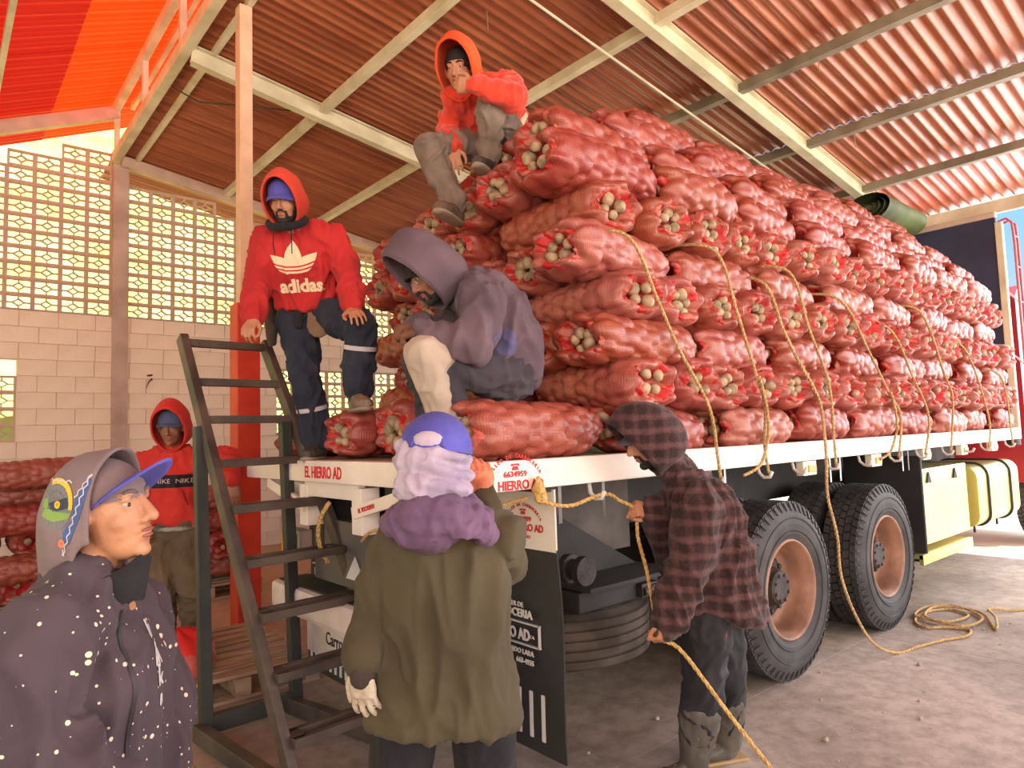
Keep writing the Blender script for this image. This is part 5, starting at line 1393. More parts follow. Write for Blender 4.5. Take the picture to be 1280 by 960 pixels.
# ------------------------------------------------------------ 1 man in plaid jacket pulling the rope
def plaid_material():
    m = bpy.data.materials.new('plaid_fleece'); m.use_nodes = True
    n = m.node_tree.nodes; l = m.node_tree.links; b = n['Principled BSDF']; b.inputs['Roughness'].default_value = .95; b.inputs['Sheen Weight'].default_value = .12; b.inputs['Specular IOR Level'].default_value = .15
    tc = n.new('ShaderNodeTexCoord'); s = n.new('ShaderNodeSeparateXYZ'); l.new(tc.outputs['Object'], s.inputs[0])
    no = n.new('ShaderNodeTexNoise'); no.inputs['Scale'].default_value = 14; l.new(tc.outputs['Object'], no.inputs['Vector'])
    def stripes(sock, freq):
        d = n.new('ShaderNodeMath'); d.operation = 'MULTIPLY_ADD'; d.inputs[1].default_value = .025; l.new(no.outputs[0], d.inputs[0]); l.new(sock, d.inputs[2])
        a = n.new('ShaderNodeMath'); a.operation = 'MULTIPLY'; a.inputs[1].default_value = freq; l.new(d.outputs[0], a.inputs[0])
        w = n.new('ShaderNodeMath'); w.operation = 'SINE'; l.new(a.outputs[0], w.inputs[0])
        r = n.new('ShaderNodeMapRange'); r.inputs[1].default_value = -.2; r.inputs[2].default_value = .9; l.new(w.outputs[0], r.inputs[0]); return r.outputs[0]
    ad0 = n.new('ShaderNodeMath'); ad0.operation = 'SUBTRACT'; l.new(s.outputs['X'], ad0.inputs[0]); l.new(s.outputs['Y'], ad0.inputs[1])
    w1 = stripes(s.outputs['Z'], 2 * PI / .062); w2 = stripes(ad0.outputs[0], 2 * PI / .085)
    ad = n.new('ShaderNodeMath'); ad.operation = 'MULTIPLY_ADD'; l.new(w1, ad.inputs[0]); ad.inputs[1].default_value = .6; m2 = n.new('ShaderNodeMath'); m2.operation = 'MULTIPLY'; m2.inputs[1].default_value = .34; l.new(w2, m2.inputs[0]); l.new(m2.outputs[0], ad.inputs[2])
    n2 = n.new('ShaderNodeTexNoise'); n2.inputs['Scale'].default_value = 90; n2.inputs['Detail'].default_value = 4; l.new(tc.outputs['Object'], n2.inputs['Vector'])
    a3 = n.new('ShaderNodeMath'); a3.operation = 'MULTIPLY_ADD'; a3.inputs[1].default_value = .9; a3.inputs[2].default_value = -.42; l.new(n2.outputs[0], a3.inputs[0])
    a4 = n.new('ShaderNodeMath'); a4.operation = 'ADD'; l.new(ad.outputs[0], a4.inputs[0]); l.new(a3.outputs[0], a4.inputs[1])
    rp = n.new('ShaderNodeValToRGB'); rp.color_ramp.elements[0].position = .05; rp.color_ramp.elements[0].color = srgb(50, 33, 34); rp.color_ramp.elements[1].position = .95; rp.color_ramp.elements[1].color = srgb(94, 64, 63)
    l.new(a4.outputs[0], rp.inputs[0]); l.new(rp.outputs[0], b.inputs['Base Color'])
    bp = n.new('ShaderNodeBump'); bp.inputs['Strength'].default_value = .6; bp.inputs['Distance'].default_value = .008; l.new(n2.outputs[0], bp.inputs['Height']); l.new(bp.outputs[0], b.inputs['Normal'])
    return m
p = dict(POSE['plaid']); fwd = dv(-.97, 0, -.2)
fdir = dv(-.95, 0, -.25); fdir.z = 0; fdir.normalize()
for a in 'lr':
    A = Vector(p['a' + a]); A.z = max(A.z, 0.10); p['a' + a] = tuple(A); p['t' + a] = tuple(A + fdir * .15 - Vector((0, 0, .06)))
rt = person('man in a brown plaid hooded fleece and black trousers pulling a yellow rope', p)
hd = dict(l=dict(d=dv(-.35, -.93, -.05), n=dv(-.55, .1, .8), curl=(.95, 1.0, .7), thumb=.7, spread=.03), r=dict(d=dv(-.86, .25, -.3), n=dv(-.1, -.6, .75), curl=(1.05, 1.15, .8), thumb=.9, spread=.03))
bd, hfr = body(rt, p, fwd, dv(-.88, -.42, -.12), dv(-.42, .9, 0), M_skin, hd, bend=.05)
face_bits(rt, *hfr, beard=1)
Mp = plaid_material()
secs = [(-.08, .215, .205, -.035), (.10, .205, .185, -.02), (.35, .195, .170, -.005), (.65, .195, .160, -.005), (.86, .170, .130, -.01), (.98, .110, .10, 0)]
jk = put(jacket(p, fwd, secs, (.098, .086, .074, .97), bend=.05, seed=1, fold=.020, fscale=8), 'jacket', Mp, rt)
C, r, f, u = hfr
hood_mesh(C - f * .005, r, f, u, w=.112, top=.150, drop=.17, front=.095, back=.155, peak=.03, lean=.10, wob=.014, seed=4).build('hood', Mp, rt, True)
mb = MB(); cap_crown(mb, C, r, f, u); cap_brim(mb, C, r, f, u, L=.075, dropf=.018); mb.build('cap', fabric('slate_cap', srgb(92, 86, 100)), rt, True)
put(trousers(p, fwd, legs=(.105, .085, .075), seed=5, fold=.014, stop=.62), 'trousers', fabric('black_track', srgb(48, 45, 50), srgb(34, 32, 36), rough=.7), rt)
mb = MB(); mb.tube([Vector(p['pv']) + dv(0.02, -.05, -.155 * 6) * .17 + Vector((0, 0, -.03)), Vector(p['pv']) + dv(0, -.1, -1) * .17 + Vector((0, 0, -.10))], .006, 6); mb.build('zip_tag', mat('zip_red', srgb(210, 50, 80), .5), rt)
M_boot = mat('rubber_boot', srgb(104, 96, 88), .5, srgb(74, 68, 62), 5, 5, bump=.15)
for a in 'lr':
    A = Vector(p['a' + a]); K = Vector(p['k' + a]); mb = MB()
    chain(mb, [K.lerp(A, .32), A + Vector((0, 0, -.01)), A - Vector((0, 0, .045))], [.090, .062, .05]); cap(mb, A - Vector((0, 0, .05)), .046, A + fdir * .14 - Vector((0, 0, .062)), .036)
    bt = put(fuse(mb, .008, 2, .004, 14, 2), 'boot', M_boot, rt)
    m2_ = MB(); m2_.box(A + fdir * .045 - Vector((0, 0, .092)), (.255, .088, .014), Matrix((fdir, Vector((0, 0, 1)).cross(fdir), Vector((0, 0, 1)))).transposed(), bev=.006); m2_.build('sole', mat('boot_sole', srgb(170, 140, 100), .8), bt)
mb = MB()
for k in (0, 1):
    K, A = Vector(p['kl']), Vector(p['al']); o_ = dv(-.25 + .22 * k, 0, -1) * .083
    mb.tube([K.lerp(A, t) + o_ * (1 - .1 * t) for t in (.30, .40, .50, .60)], .006, 6)
mb.build('side_stripe', mat('stripe_peach', srgb(222, 176, 150), .7), rt)
put(fuse((lambda q: (torso_loft(q, p, fwd, [(-.02, .12, .02, .155), (.3, .14, .02, .165), (.6, .10, .02, .15)], .05), q)[1])(MB()), .008, 3), 'shirt', fabric('grey_blue_shirt', srgb(96, 108, 136)), rt)

# ------------------------------------------------------------ 2 person in olive coat and lilac headscarf, seen from behind
p = dict(POSE['woman']); fwd = dv(.12, 0, 1)
fd = Vector((fwd.x, fwd.y, 0)).normalized()
for a in 'lr':
    A = Vector(p['a' + a]); A.z = max(A.z, .10); p['a' + a] = tuple(A); p['t' + a] = tuple(A + fd * .15 - Vector((0, 0, .06)))
rt = person('person from behind in an olive coat with a lilac scarf wrapped round the head', p)
hd = dict(l=dict(d=dv(.10, -.97, -.1), n=dv(.35, .1, .9), curl=(.22, .35, .3), spread=.16, thumb=.3), r=dict(d=dv(-.15, .85, .35), n=dv(-.3, -.35, .9), curl=(.3, .4, .3), thumb=.3))
bd, hfr = body(rt, p, fwd, dv(.10, -.18, .97), dv(.02, .97, .2), M_skin, hd, bend=-.0)
face_bits(rt, *hfr)
Mo = fabric('olive_cloth', srgb(86, 76, 57), srgb(70, 61, 46), 3, bump=.3)
secs = [(-.13, .225, .170, .0), (.05, .210, .158, 0), (.35, .185, .140, 0), (.68, .185, .135, -.01), (.88, .165, .110, -.005), (.99, .09, .085, 0)]
jk = put(jacket(p, fwd, secs, dict(l=(.082, .076, .056, .78), r=(.080, .066, .048, .98)), bend=-.01, seed=7, fold=.020, fscale=6, stretch=(1, 1, .45)), 'coat', Mo, rt)
tr = put(trousers(p, fwd, girth=(.155, .115), legs=(.105, .085, .070), seed=9), 'trousers', M_black, rt)
C, r, f, u = hfr
# scarf: cloth wound round the head and bunched on the neck
Ml = fabric('lilac_scarf', srgb(186, 168, 186), srgb(150, 134, 158), 7); Mv = fabric('violet_scarf', srgb(116, 88, 116), srgb(92, 68, 94), 5)
mb = MB(); B = Matrix((r, f, u)).transposed()
mb.ball(C + u * .02 - f * .012, (.098, .112, .105), 24, 16, B); mb.ball(C - u * .055 - f * .03, (.098, .10, .085), 22, 14, B)
for k in range(7):
    t0 = -1.0 + k * .26; pts = []
    for q in range(13):
        a = -2.2 + 4.4 * q / 12; rr_ = .099 + .006 * math.sin(k * 2.1 + q); z = .052 - .022 * k - .045 * math.sin(a * .8 + .5) * (1 if k % 2 else .55)
        pts.append(C + r * (rr_ * math.sin(a)) - f * (.018 + (rr_ + .012) * math.cos(a)) + u * z)
    mb.tube(pts, [.006 + .012 * math.sin(PI * (q + .5) / 13) for q in range(13)], 8)
sc = put(fuse(mb, .0065, 3, .010, 9, 3, (1.4, 1.4, .8)), 'headscarf', Ml, rt)
mb = MB()
for k, (z, ra, rb, tr_) in enumerate(((-.115, .108, .104, .028), (-.145, .122, .115, .034), (-.172, .128, .118, .030))):
    mb.tube([C + r * (ra * math.sin(a) + .012 * k) - f * (.02 + rb * math.cos(a)) + u * (z + .018 * math.sin(a + k)) for a in [2 * PI * q / 20 for q in range(20)]], tr_, 10, closed=True)
mb.ball(C - u * .145 - f * .03 + r * .02, (.115, .105, .05), 20, 10, B); mb.ball(C - u * .185 - f * .055, (.10, .085, .035), 20, 10, B)
put(fuse(mb, .007, 3, .012, 14, 5), 'neck_scarf', Mv, rt)
Mc = fabric('blue_cap', srgb(92, 88, 176), srgb(76, 72, 150), 8)
mb = MB(); cap_crown(mb, C + u * .012, r, f, u, .026); cap_brim(mb, C + u * .012, r, f, u, y0=.095); cp = mb.build('cap', Mc, rt, True)
mb = MB(); pts = [C + u * (.055 + .042 * math.sin(a)) - f * (.128 - .02 * abs(math.sin(a))) + r * (.045 * math.cos(a)) for a in [PI * q / 12 for q in range(13)]]
mb.tube(pts, .006, 6); mb.build('cap_opening_band', Mc, cp, True)
mb = MB(); mb.ball(C + u * .072 - f * .112, (.046, .026, .030), 16, 10, B); mb.build('opening', Ml, cp, True)
# gloves: striped on the hanging hand, peach on the raised one
mb = MB(); h = hd['l']; hand_shapes(mb, Vector(p['wl']), h['d'], h['n'], -1, h['curl'], h['spread'], h['thumb'], 1.0, .0022)
gl = put(fuse(mb, .0048, 1), 'glove', fabric('pale_glove', srgb(206, 190, 170), srgb(170, 152, 134), 30), rt)
mb = MB(); Wl = Vector(p['wl']); cap(mb, Wl - h['d'] * .01, .034, Wl + h['d'] * .012, .035); cap(mb, Wl + h['d'] * .012, .036, Wl + h['d'] * .030, .037)
put(fuse(mb, .006, 2, .004, 20), 'glove_cuff', fabric('dark_glove', srgb(66, 54, 50)), gl)
mb = MB(); h = hd['r']; hand_shapes(mb, Vector(p['wr']), h['d'], h['n'], 1, h['curl'], .05, h['thumb'], 1.0, .0035); cap(mb, Vector(p['wr']) - h['d'] * .03, .036, Vector(p['wr']) + h['d'] * .03, .036)
put(fuse(mb, .005, 1, .003, 30), 'glove', fabric('peach_glove', srgb(226, 142, 110), srgb(200, 112, 84), 20), rt)
for a in 'lr': shoe(rt, Vector(p['a' + a]), fd, mat('work_shoe', srgb(70, 60, 54), .7, bump=.2), M_sole)
# ------------------------------------------------------------ 3 man in front in a paint-spotted hoodie
def spotted_material():
    m = bpy.data.materials.new('spotted_fleece'); m.use_nodes = True
    n = m.node_tree.nodes; l = m.node_tree.links; b = n['Principled BSDF']; b.inputs['Roughness'].default_value = .92; b.inputs['Sheen Weight'].default_value = .05; b.inputs['Specular IOR Level'].default_value = .2
    tc = n.new('ShaderNodeTexCoord'); no = n.new('ShaderNodeTexNoise'); no.inputs['Scale'].default_value = 6; l.new(tc.outputs['Object'], no.inputs['Vector'])
    rp = n.new('ShaderNodeValToRGB'); rp.color_ramp.elements[0].color = srgb(66, 54, 62); rp.color_ramp.elements[1].color = srgb(88, 74, 80); l.new(no.outputs[0], rp.inputs[0]); last = rp.outputs[0]
    big = n.new('ShaderNodeTexNoise'); big.inputs['Scale'].default_value = 5.5; l.new(tc.outputs['Object'], big.inputs['Vector'])
    for sc_, lo in ((62, .38), (38, .27), (19, .10)):
        vo = n.new('ShaderNodeTexVoronoi'); vo.inputs['Scale'].default_value = sc_; l.new(tc.outputs['Object'], vo.inputs['Vector'])
        se = n.new('ShaderNodeSeparateColor'); l.new(vo.outputs['Color'], se.inputs[0])
        # spot radius differs from cell to cell, most cells have none
        mr = n.new('ShaderNodeMapRange'); mr.inputs[1].default_value = .62; mr.inputs[2].default_value = 1.0; mr.inputs[3].default_value = 0; mr.inputs[4].default_value = lo * 1.6; l.new(se.outputs[0], mr.inputs[0])
        mm = n.new('ShaderNodeMath'); mm.operation = 'MULTIPLY'; l.new(mr.outputs[0], mm.inputs[0]); l.new(big.outputs[0], mm.inputs[1])
        lt = n.new('ShaderNodeMath'); lt.operation = 'LESS_THAN'; l.new(vo.outputs['Distance'], lt.inputs[0]); l.new(mm.outputs[0], lt.inputs[1])
        mx = n.new('ShaderNodeMix'); mx.data_type = 'RGBA'; l.new(lt.outputs[0], mx.inputs[0]); l.new(last, mx.inputs[6]); mx.inputs[7].default_value = srgb(232, 206, 178); last = mx.outputs[2]
    l.new(last, b.inputs['Base Color'])
    n2 = n.new('ShaderNodeTexNoise'); n2.inputs['Scale'].default_value = 260; l.new(tc.outputs['Object'], n2.inputs['Vector'])
    bp = n.new('ShaderNodeBump'); bp.inputs['Strength'].default_value = .3; bp.inputs['Distance'].default_value = .004; l.new(n2.outputs[0], bp.inputs['Height']); l.new(bp.outputs[0], b.inputs['Normal'])
    return m
p = dict(POSE['front']); fwd = dv(.86, 0, -.5); fd = Vector((fwd.x, fwd.y, 0)).normalized()
for a in 'lr':
    A = Vector(p['a' + a]); A.z = .10; p['a' + a] = tuple(A); p['t' + a] = tuple(A + fd * .15 - Vector((0, 0, .06)))
rt = person('man in a paint spotted dark hoodie, embroidered hood and blue cap, in profile', p)
hd = dict(r=dict(d=dv(.85, -.45, .1), n=dv(0, -.2, 1), curl=(.5, .6, .4)), l=dict(d=dv(-.3, -.6, -.6), n=dv(-.5, 0, .5), curl=(.5, .6, .4)))
bd, hfr = body(rt, p, fwd, dv(.97, .16, -.10), dv(-.16, .97, 0), mat('skin_warm', srgb(192, 136, 102), .55, srgb(160, 106, 78), 9, 5, bump=.15, bscale=90), hd, bend=.03, voxel=.0045)
C, r, f, u = hfr
face_bits(rt, *hfr, hair_mat=mat('grey_stubble', srgb(104, 88, 80), .9))
Ms = spotted_material()
secs = [(-.12, .20, .155, .01), (.05, .195, .15, .01), (.35, .19, .15, .02), (.66, .20, .15, .02), (.84, .165, .115, .0), (.95, .095, .08, 0)]
jk = put(jacket(p, fwd, secs, (.092, .084, .070, .96), bend=.03, seed=12, fold=.020, fscale=7, voxel=.0085, collar=.050), 'hoodie', Ms, rt)
put(trousers(p, fwd, seed=14), 'trousers', M_navy, rt)
for a in 'lr': shoe(rt, Vector(p['a' + a]), fd, MATS['work_shoe'], M_sole)
# embroidered hood cloth over a cap: open at the face, pointed tail on the nape
Mh = fabric('mauve_grey_cloth', srgb(136, 116, 116), srgb(112, 94, 96), 5)
vs = []; fs = []; n, m_ = 30, 14
for lay in (0, 1):
    for i in range(m_ + 1):
        t = i / m_
        for k in range(n + 1):
            a = -PI * .5 + PI * k / n                       # from the right side over the crown to the left side
            # t = 0 front edge, 1 nape
            g = 0.006 * lay
            th_ = t * PI * .62
            x = (.092 - g) * math.sin(a) * (1 - .05 * t); z = (.118 - g) * math.cos(a)
            yy = .060 - .185 * t; zz = .018 + z * math.cos(max(0, t - .55) * 1.6) + (-.12 * max(0, t - .45) ** 1.3)
            side = abs(math.sin(a)) ** 3
            zz -= abs(math.sin(a)) ** 8 * (.068 + .145 * math.exp(-((t - .62) / .28) ** 2)); yy += side * (-.034 + .03 * t); x *= 1 + .10 * side
            if t > .7: x *= 1 - .35 * (t - .7) / .3
            vs.append(C + r * x + f * yy + u * zz)
q = n + 1; o_ = (m_ + 1) * q
for i in range(m_):
    for k in range(n):
        a = i * q + k; fs.append((a, a + 1, a + q + 1, a + q)); fs.append((o_ + a, o_ + a + q, o_ + a + q + 1, o_ + a + 1))
for k in range(n): fs.append((k, o_ + k, o_ + k + 1, k + 1)); a = m_ * q + k; fs.append((a, a + 1, o_ + a + 1, o_ + a))
for i in range(m_):
    a = i * q; fs.append((a, a + q, o_ + a + q, o_ + a)); a = i * q + n; fs.append((a, o_ + a, o_ + a + q, a + q))
mb = MB(); mb.add(vs, fs); hood3 = mb.build('hood_cloth', Mh, rt, True)
mb = MB(); B = Matrix((r, f, u)).transposed(); mb.ball(C + u * .040 - f * .022, (.072, .086, .084), 22, 14, B); mb.build('head_cover', Mh, rt, True)
mb = MB(); cap_crown(mb, C - u * .010, r, f, u, .002); mb.build('hood_front', Mh, rt, True)
mb = MB(); cap_brim(mb, C, r, f, u + f * .0, w=.082, y0=.066, z0=.066, L=.098, dropf=-.030, curve=.046); mb.build('cap_brim', Mc, rt, True)
# emblem on the near side of the hood: yellow ring, green and blue fields, zigzag edged blue wing
fre = plane_frame(C + r * .2 + u * .040 - f * .036, f, u)
frd = fre.copy()
def ring_poly(cx, cy, r0, r1, a0, a1, n=20, sy=1.0):
    v = []; f_ = []
    for k in range(n + 1):
        a = a0 + (a1 - a0) * k / n
        v += [Vector((cx + r0 * math.cos(a), cy + r0 * math.sin(a) * sy, 0)), Vector((cx + r1 * math.cos(a), cy + r1 * math.sin(a) * sy, 0))]
    for k in range(n): f_.append([2 * k, 2 * k + 1, 2 * k + 3, 2 * k + 2])
    return (v, f_)
zz_ = lambda x0, y0, x1, y1, w, k: [(x0 + (x1 - x0) * i / k + (w if i % 2 else 0) * (y1 - y0) / math.hypot(x1 - x0, y1 - y0), y0 + (y1 - y0) * i / k - (w if i % 2 else 0) * (x1 - x0) / math.hypot(x1 - x0, y1 - y0)) for i in range(k + 1)]
Y_, G_, B_, W_, O_ = mat('thread_yellow', srgb(232, 184, 40), .7), mat('thread_green', srgb(130, 160, 80), .8), mat('thread_blue', srgb(70, 96, 150), .8), mat('thread_white', srgb(206, 196, 196), .8), mat('thread_orange', srgb(232, 128, 86), .8)
N_ = mat('thread_navy', srgb(52, 62, 82), .8)
dk = dict(reach=0.1, sub=.012)
e0 = decal([ring_poly(-.012, .0, 0, .047, 0, 2 * PI, 24, 1.15)], frd, hood3, .0012, MATS['mauve_grey_cloth'] if False else mat('thread_slate', srgb(120, 118, 118), .8), 'emblem_field', hood3, **dk)
decal([ring_poly(-.012, .0, .036, .046, -.35, 1.9, 16, 1.15)], frd, hood3, .0022, Y_, 'emblem_ring', hood3, **dk)
decal([shape([(-.055, -.02), (-.02, -.036), (.02, -.034), (.03, -.024), (-.01, -.016), (-.04, -.004)])], frd, hood3, .002, G_, 'emblem_patch', hood3, **dk)
decal([shape([(-.05, .012), (-.03, .016), (-.032, -.006), (-.052, -.004)])], frd, hood3, .002, G_, 'emblem_patch', hood3, **dk)
decal([shape([(-.03, .004), (.018, .010), (.026, -.012), (-.022, -.016)])], frd, hood3, .002, N_, 'emblem_patch', hood3, **dk)
decal([ring_poly(-.006, -.002, 0, .008, 0, 2 * PI, 12)], frd, hood3, .0030, Y_, 'emblem_patch', hood3, **dk)
decal([shape([(.040, .004), (.070, .046), (.078, .038), (.050, -.034), (.020, -.085), (.002, -.090), (.004, -.060), (.030, -.036)])], frd, hood3, .0016, B_, 'emblem_wing', hood3, **dk)
def outline(pts, w):
    v = []; f_ = []
    for i, (x, y) in enumerate(pts):
        a = pts[max(i - 1, 0)]; b = pts[min(i + 1, len(pts) - 1)]; dx, dy = b[0] - a[0], b[1] - a[1]; L = math.hypot(dx, dy) or 1
        v += [Vector((x - dy / L * w, y + dx / L * w, 0)), Vector((x + dy / L * w, y - dx / L * w, 0))]
    for i in range(len(pts) - 1): f_.append([2 * i, 2 * i + 1, 2 * i + 3, 2 * i + 2])
    return (v, f_)
decal([outline(zz_(.078, .048, .004, -.108, .006, 17), .0016), outline(zz_(.002, -.094, .004, -.108, 0, 2), .0016), outline(zz_(.038, .008, .074, .052, .004, 7), .0014), outline(zz_(.030, .038, -.05, .052, .005, 9), .0014)], frd, hood3, .0026, W_, 'emblem_edge', hood3, **dk)
decal([ring_poly(.000, -.082, 0, .009, 0, 2 * PI, 10)], frd, hood3, .003, O_, 'emblem_patch', hood3, **dk)
# dark inner collar, zip, white print on the far breast
nk_ = Vector(p['nk']); colr = MB(); vs = []; fs = []; n = 40
for k in range(n):
    a = 2 * PI * k / n; c_, s_ = math.cos(a), math.sin(a)
    for q, (rf, rr_, z0, z1, of) in enumerate(((.088, .086, -.05, .0, .028), (.096, .088, .0, .045, .036), (.086, .078, .0, .045, .034), (.076, .074, -.05, .0, .026))):
        vs.append(nk_ + f * (rf * c_ + of) + r * (rr_ * s_) + Vector((0, 0, z0 + z1 * c_ + .006 * math.sin(5 * a + q))))
for k in range(n):
    k2 = (k + 1) % n
    for q in range(4): fs.append((k * 4 + q, k2 * 4 + q, k2 * 4 + (q + 1) % 4, k * 4 + (q + 1) % 4))
colr.add(vs, fs); colr.build('collar', M_black, rt, True)
fz = plane_frame(Vector(p['pv']).lerp(Vector(p['nk']), .6) + fwd * .3, (-fwd).cross(Vector((0, 0, 1))), (0, 0, 1))
decal([outline([(0.0, .17 - .5 * k / 20) for k in range(21)], .004)], fz, jk, .003, mat('zip_dark', srgb(46, 38, 44), .6), 'zip', jk, reach=.3)
decal([shift(text_polys(t_, .05, sx=.7, bold=.002), .095, y_) for t_, y_ in (('ll', .10), ('ʃ', .05), ('A', .045), ('k', .0), ('e', -.045))], fz, jk, .003, W_, 'breast_print', jk, reach=.3)
# ------------------------------------------------------------ 4 man in red hoodie behind the ladder
Mrh = fabric('red_fleece', srgb(206, 58, 48), srgb(180, 44, 38), 4)
p = dict(POSE['redhood']); fwd = dv(.12, 0, -1); fd = Vector((fwd.x, fwd.y, 0)).normalized()
for a in 'lr':
    A = Vector(p['a' + a]); A.z = .245; p['a' + a] = tuple(A); p['t' + a] = tuple(A + fd * .15 - Vector((0, 0, .06)))
rt = person('man in a red hoodie with a black chest band standing behind the ladder', p)
hd = dict(l=dict(d=dv(.1, -.98, -.1), n=dv(-.3, 0, .9), curl=(.3, .35, .3)), r=dict(d=dv(.6, -.6, -.3), n=dv(.5, 0, .8), curl=(.5, .6, .4)))
bd, hfr = body(rt, p, fwd, dv(.16, -.12, -.98), dv(0, .99, -.1), M_skin2, hd, voxel=.006)
C, r, f, u = hfr; face_bits(rt, *hfr)
jk = put(jacket(p, fwd, [(.06, .190, .142, 0), (.14, .195, .145, 0), (.35, .188, .14, .01), (.65, .19, .14, .01), (.85, .17, .12, 0), (.97, .11, .09, 0)], (.085, .072, .058, .9), seed=21, fold=.018), 'hoodie', Mrh, rt)
hood_mesh(C, r, f, u, w=.118, top=.155, drop=.155, front=.085, back=.14, peak=.045, wob=.010, seed=2).build('hood', Mrh, rt, True)
mb = MB(); cap_crown(mb, C, r, f, u); cap_brim(mb, C, r, f, u, L=.06, dropf=.02); mb.build('cap', fabric('slate_blue_cap', srgb(84, 90, 120)), rt, True)
fz = plane_frame(Vector(p['pv']).lerp(Vector(p['nk']), .62) + fwd * .3, (-fwd).cross(Vector((0, 0, 1))) * -1 if (-fwd).cross(Vector((0, 0, 1))).dot(E1) < 0 else (-fwd).cross(Vector((0, 0, 1))), (0, 0, 1))
def grid_poly(x0, x1, y0, y1, nx=20, ny=3):
    v = [Vector((x0 + (x1 - x0) * i / nx, y0 + (y1 - y0) * j / ny, 0)) for j in range(ny + 1) for i in range(nx + 1)]
    return (v, [[j * (nx + 1) + i, j * (nx + 1) + i + 1, (j + 1) * (nx + 1) + i + 1, (j + 1) * (nx + 1) + i] for j in range(ny) for i in range(nx)])
decal([grid_poly(-.185, .185, -.012, .072, 44, 10)], fz, jk, .004, M_black, 'chest_band', jk, reach=.3)
decal([shift(text_polys('NIKE', .042, sx=1.1), x_, .03) for x_ in (-.145, -.02, .115)], fz, jk, .0065, mat('print_grey', srgb(196, 168, 164), .7), 'lettering', jk, reach=.3, sub=.010)
decal([outline([(-.10, -.03), (-.135, -.13)], .004), outline([(.10, -.03), (.135, -.13)], .004)], fz, jk, .003, fabric('red_seam', srgb(150, 34, 30)), 'pocket_edge', jk, reach=.3, sub=.02)
put(trousers(p, fwd, girth=(.175, .135), legs=(.115, .088, .075), seed=23, fold=.018), 'trousers', fabric('khaki_cloth', srgb(112, 92, 70), srgb(88, 72, 56), 4), rt)
mb = MB(); torso_loft(mb, p, fwd, [(.01, .198, .158, 0), (.07, .196, .156, 0)], 0); put(fuse(mb, .009, 2, .003, 18), 'waistband', fabric('camo_band', srgb(150, 146, 132), srgb(92, 90, 80), 14, contrast=(.45, .55)), rt)
for a in 'lr': shoe(rt, Vector(p['a' + a]), fd, MATS['work_shoe'], M_sole)
# ------------------------------------------------------------ 5 bearded man in red sweatshirt stepping onto the load
p = dict(POSE['adidas']); fwd = dv(-.06, -.25, -.96); fd = dv(-.1, 0, -1); fd.z = 0; fd.normalize()
fdl = dv(.45, 0, -.9); fdl.z = 0; fdl.normalize()
for a, q_ in (('l', fdl), ('r', fd)):
    A = Vector(p['a' + a]); p['t' + a] = tuple(A + q_ * .15 - Vector((0, 0, .06)))
Ar = Vector(p['ar']); Ar.z = 1.50; p['ar'] = tuple(Ar)
rt = person('bearded man in a red printed sweatshirt, one hand on the ladder top', p); rt.location.z = 1.41
hd = dict(r=dict(d=dv(-.1, -.75, -.65), n=dv(.1, -.7, .6), curl=(.5, .7, .5), spread=.07, thumb=.5), l=dict(d=dv(.45, -.35, -.8), n=dv(.1, -1, .2), curl=(.25, .35, .3), spread=.10, thumb=.3))
bd, hfr = body(rt, p, fwd, dv(-.05, -.30, -.95), dv(-.05, .95, -.3), M_skin, hd, voxel=.0055, bend=.02)
C, r, f, u = hfr; face_bits(rt, *hfr, beard=1)
Mrs = fabric('red_sweat', srgb(196, 50, 50), srgb(172, 40, 42), 4)
jk = put(jacket(p, fwd, [(.03, .192, .155, 0), (.12, .188, .150, .01), (.35, .182, .14, .02), (.65, .188, .14, .02), (.86, .17, .12, .01), (.98, .11, .09, .01)], (.082, .068, .052, .95), seed=31, fold=.020, bend=.02), 'sweatshirt', Mrs, rt)
hood_mesh(C, r, f, u, w=.106, top=.142, drop=.150, front=.088, back=.14, peak=.03, wob=.010, seed=5).build('hood', fabric('orange_red_fleece', srgb(208, 70, 48), srgb(186, 56, 40)), rt, True)
mb = MB(); cap_crown(mb, C, r, f, u); cap_brim(mb, C, r, f, u, L=.070, dropf=.030, z0=.058); mb.build('cap', Mc, rt, True)
mb = MB(); B = Matrix((r, f, u)).transposed()
mb.tube([C + r * (.094 * math.sin(a)) + f * (.018 + .075 * math.cos(a)) + u * (-.105 - .02 * math.cos(a)) for a in [2 * PI * k / 20 for k in range(20)]], .022, 8, closed=True); put(fuse(mb, .007, 2, .004, 20), 'neck_warmer', M_black, rt)
xr = (-fwd).cross(Vector((0, 0, 1))); xr = xr if xr.dot(E1) > 0 else -xr
sdir = (Vector(p['nk']) - Vector(p['pv'])).normalized()
fz = plane_frame(Vector(p['pv']).lerp(Vector(p['nk']), .62) + fwd * .3 + E1 * .004, xr.normalized(), xr.cross(fwd) if xr.cross(fwd).z > 0 else -xr.cross(fwd))
def leaf(a, L, w, b=0.0):
    n = 12; pts = []
    for k in range(n + 1): t = k / n; pts.append((w * math.sin(PI * t ** .8), L * t))
    for k in range(n - 1, 0, -1): t = k / n; pts.append((-w * math.sin(PI * t ** .8), L * t))
    ca, sa = math.cos(a), math.sin(a)
    return shape([(x * ca - y * sa, x * sa + y * ca + b) for x, y in pts])
Mcr = mat('cream_print', srgb(236, 206, 168), .8)
decal([leaf(0, .165, .044, -.03), leaf(.85, .165, .038, -.045), leaf(-.85, .165, .038, -.045)], fz, jk, .004, Mcr, 'flower_print', jk, reach=.3, sub=.012)
decal([outline([(-.12 + .24 * k / 14, y_ + .030 * (1 - ((k - 7) / 7) ** 2) * -1) for k in range(15)], .0038) for y_ in (.022, .002, -.018)], fz, jk, .0065, Mrs, 'print_stripe', jk, reach=.3, sub=.012)
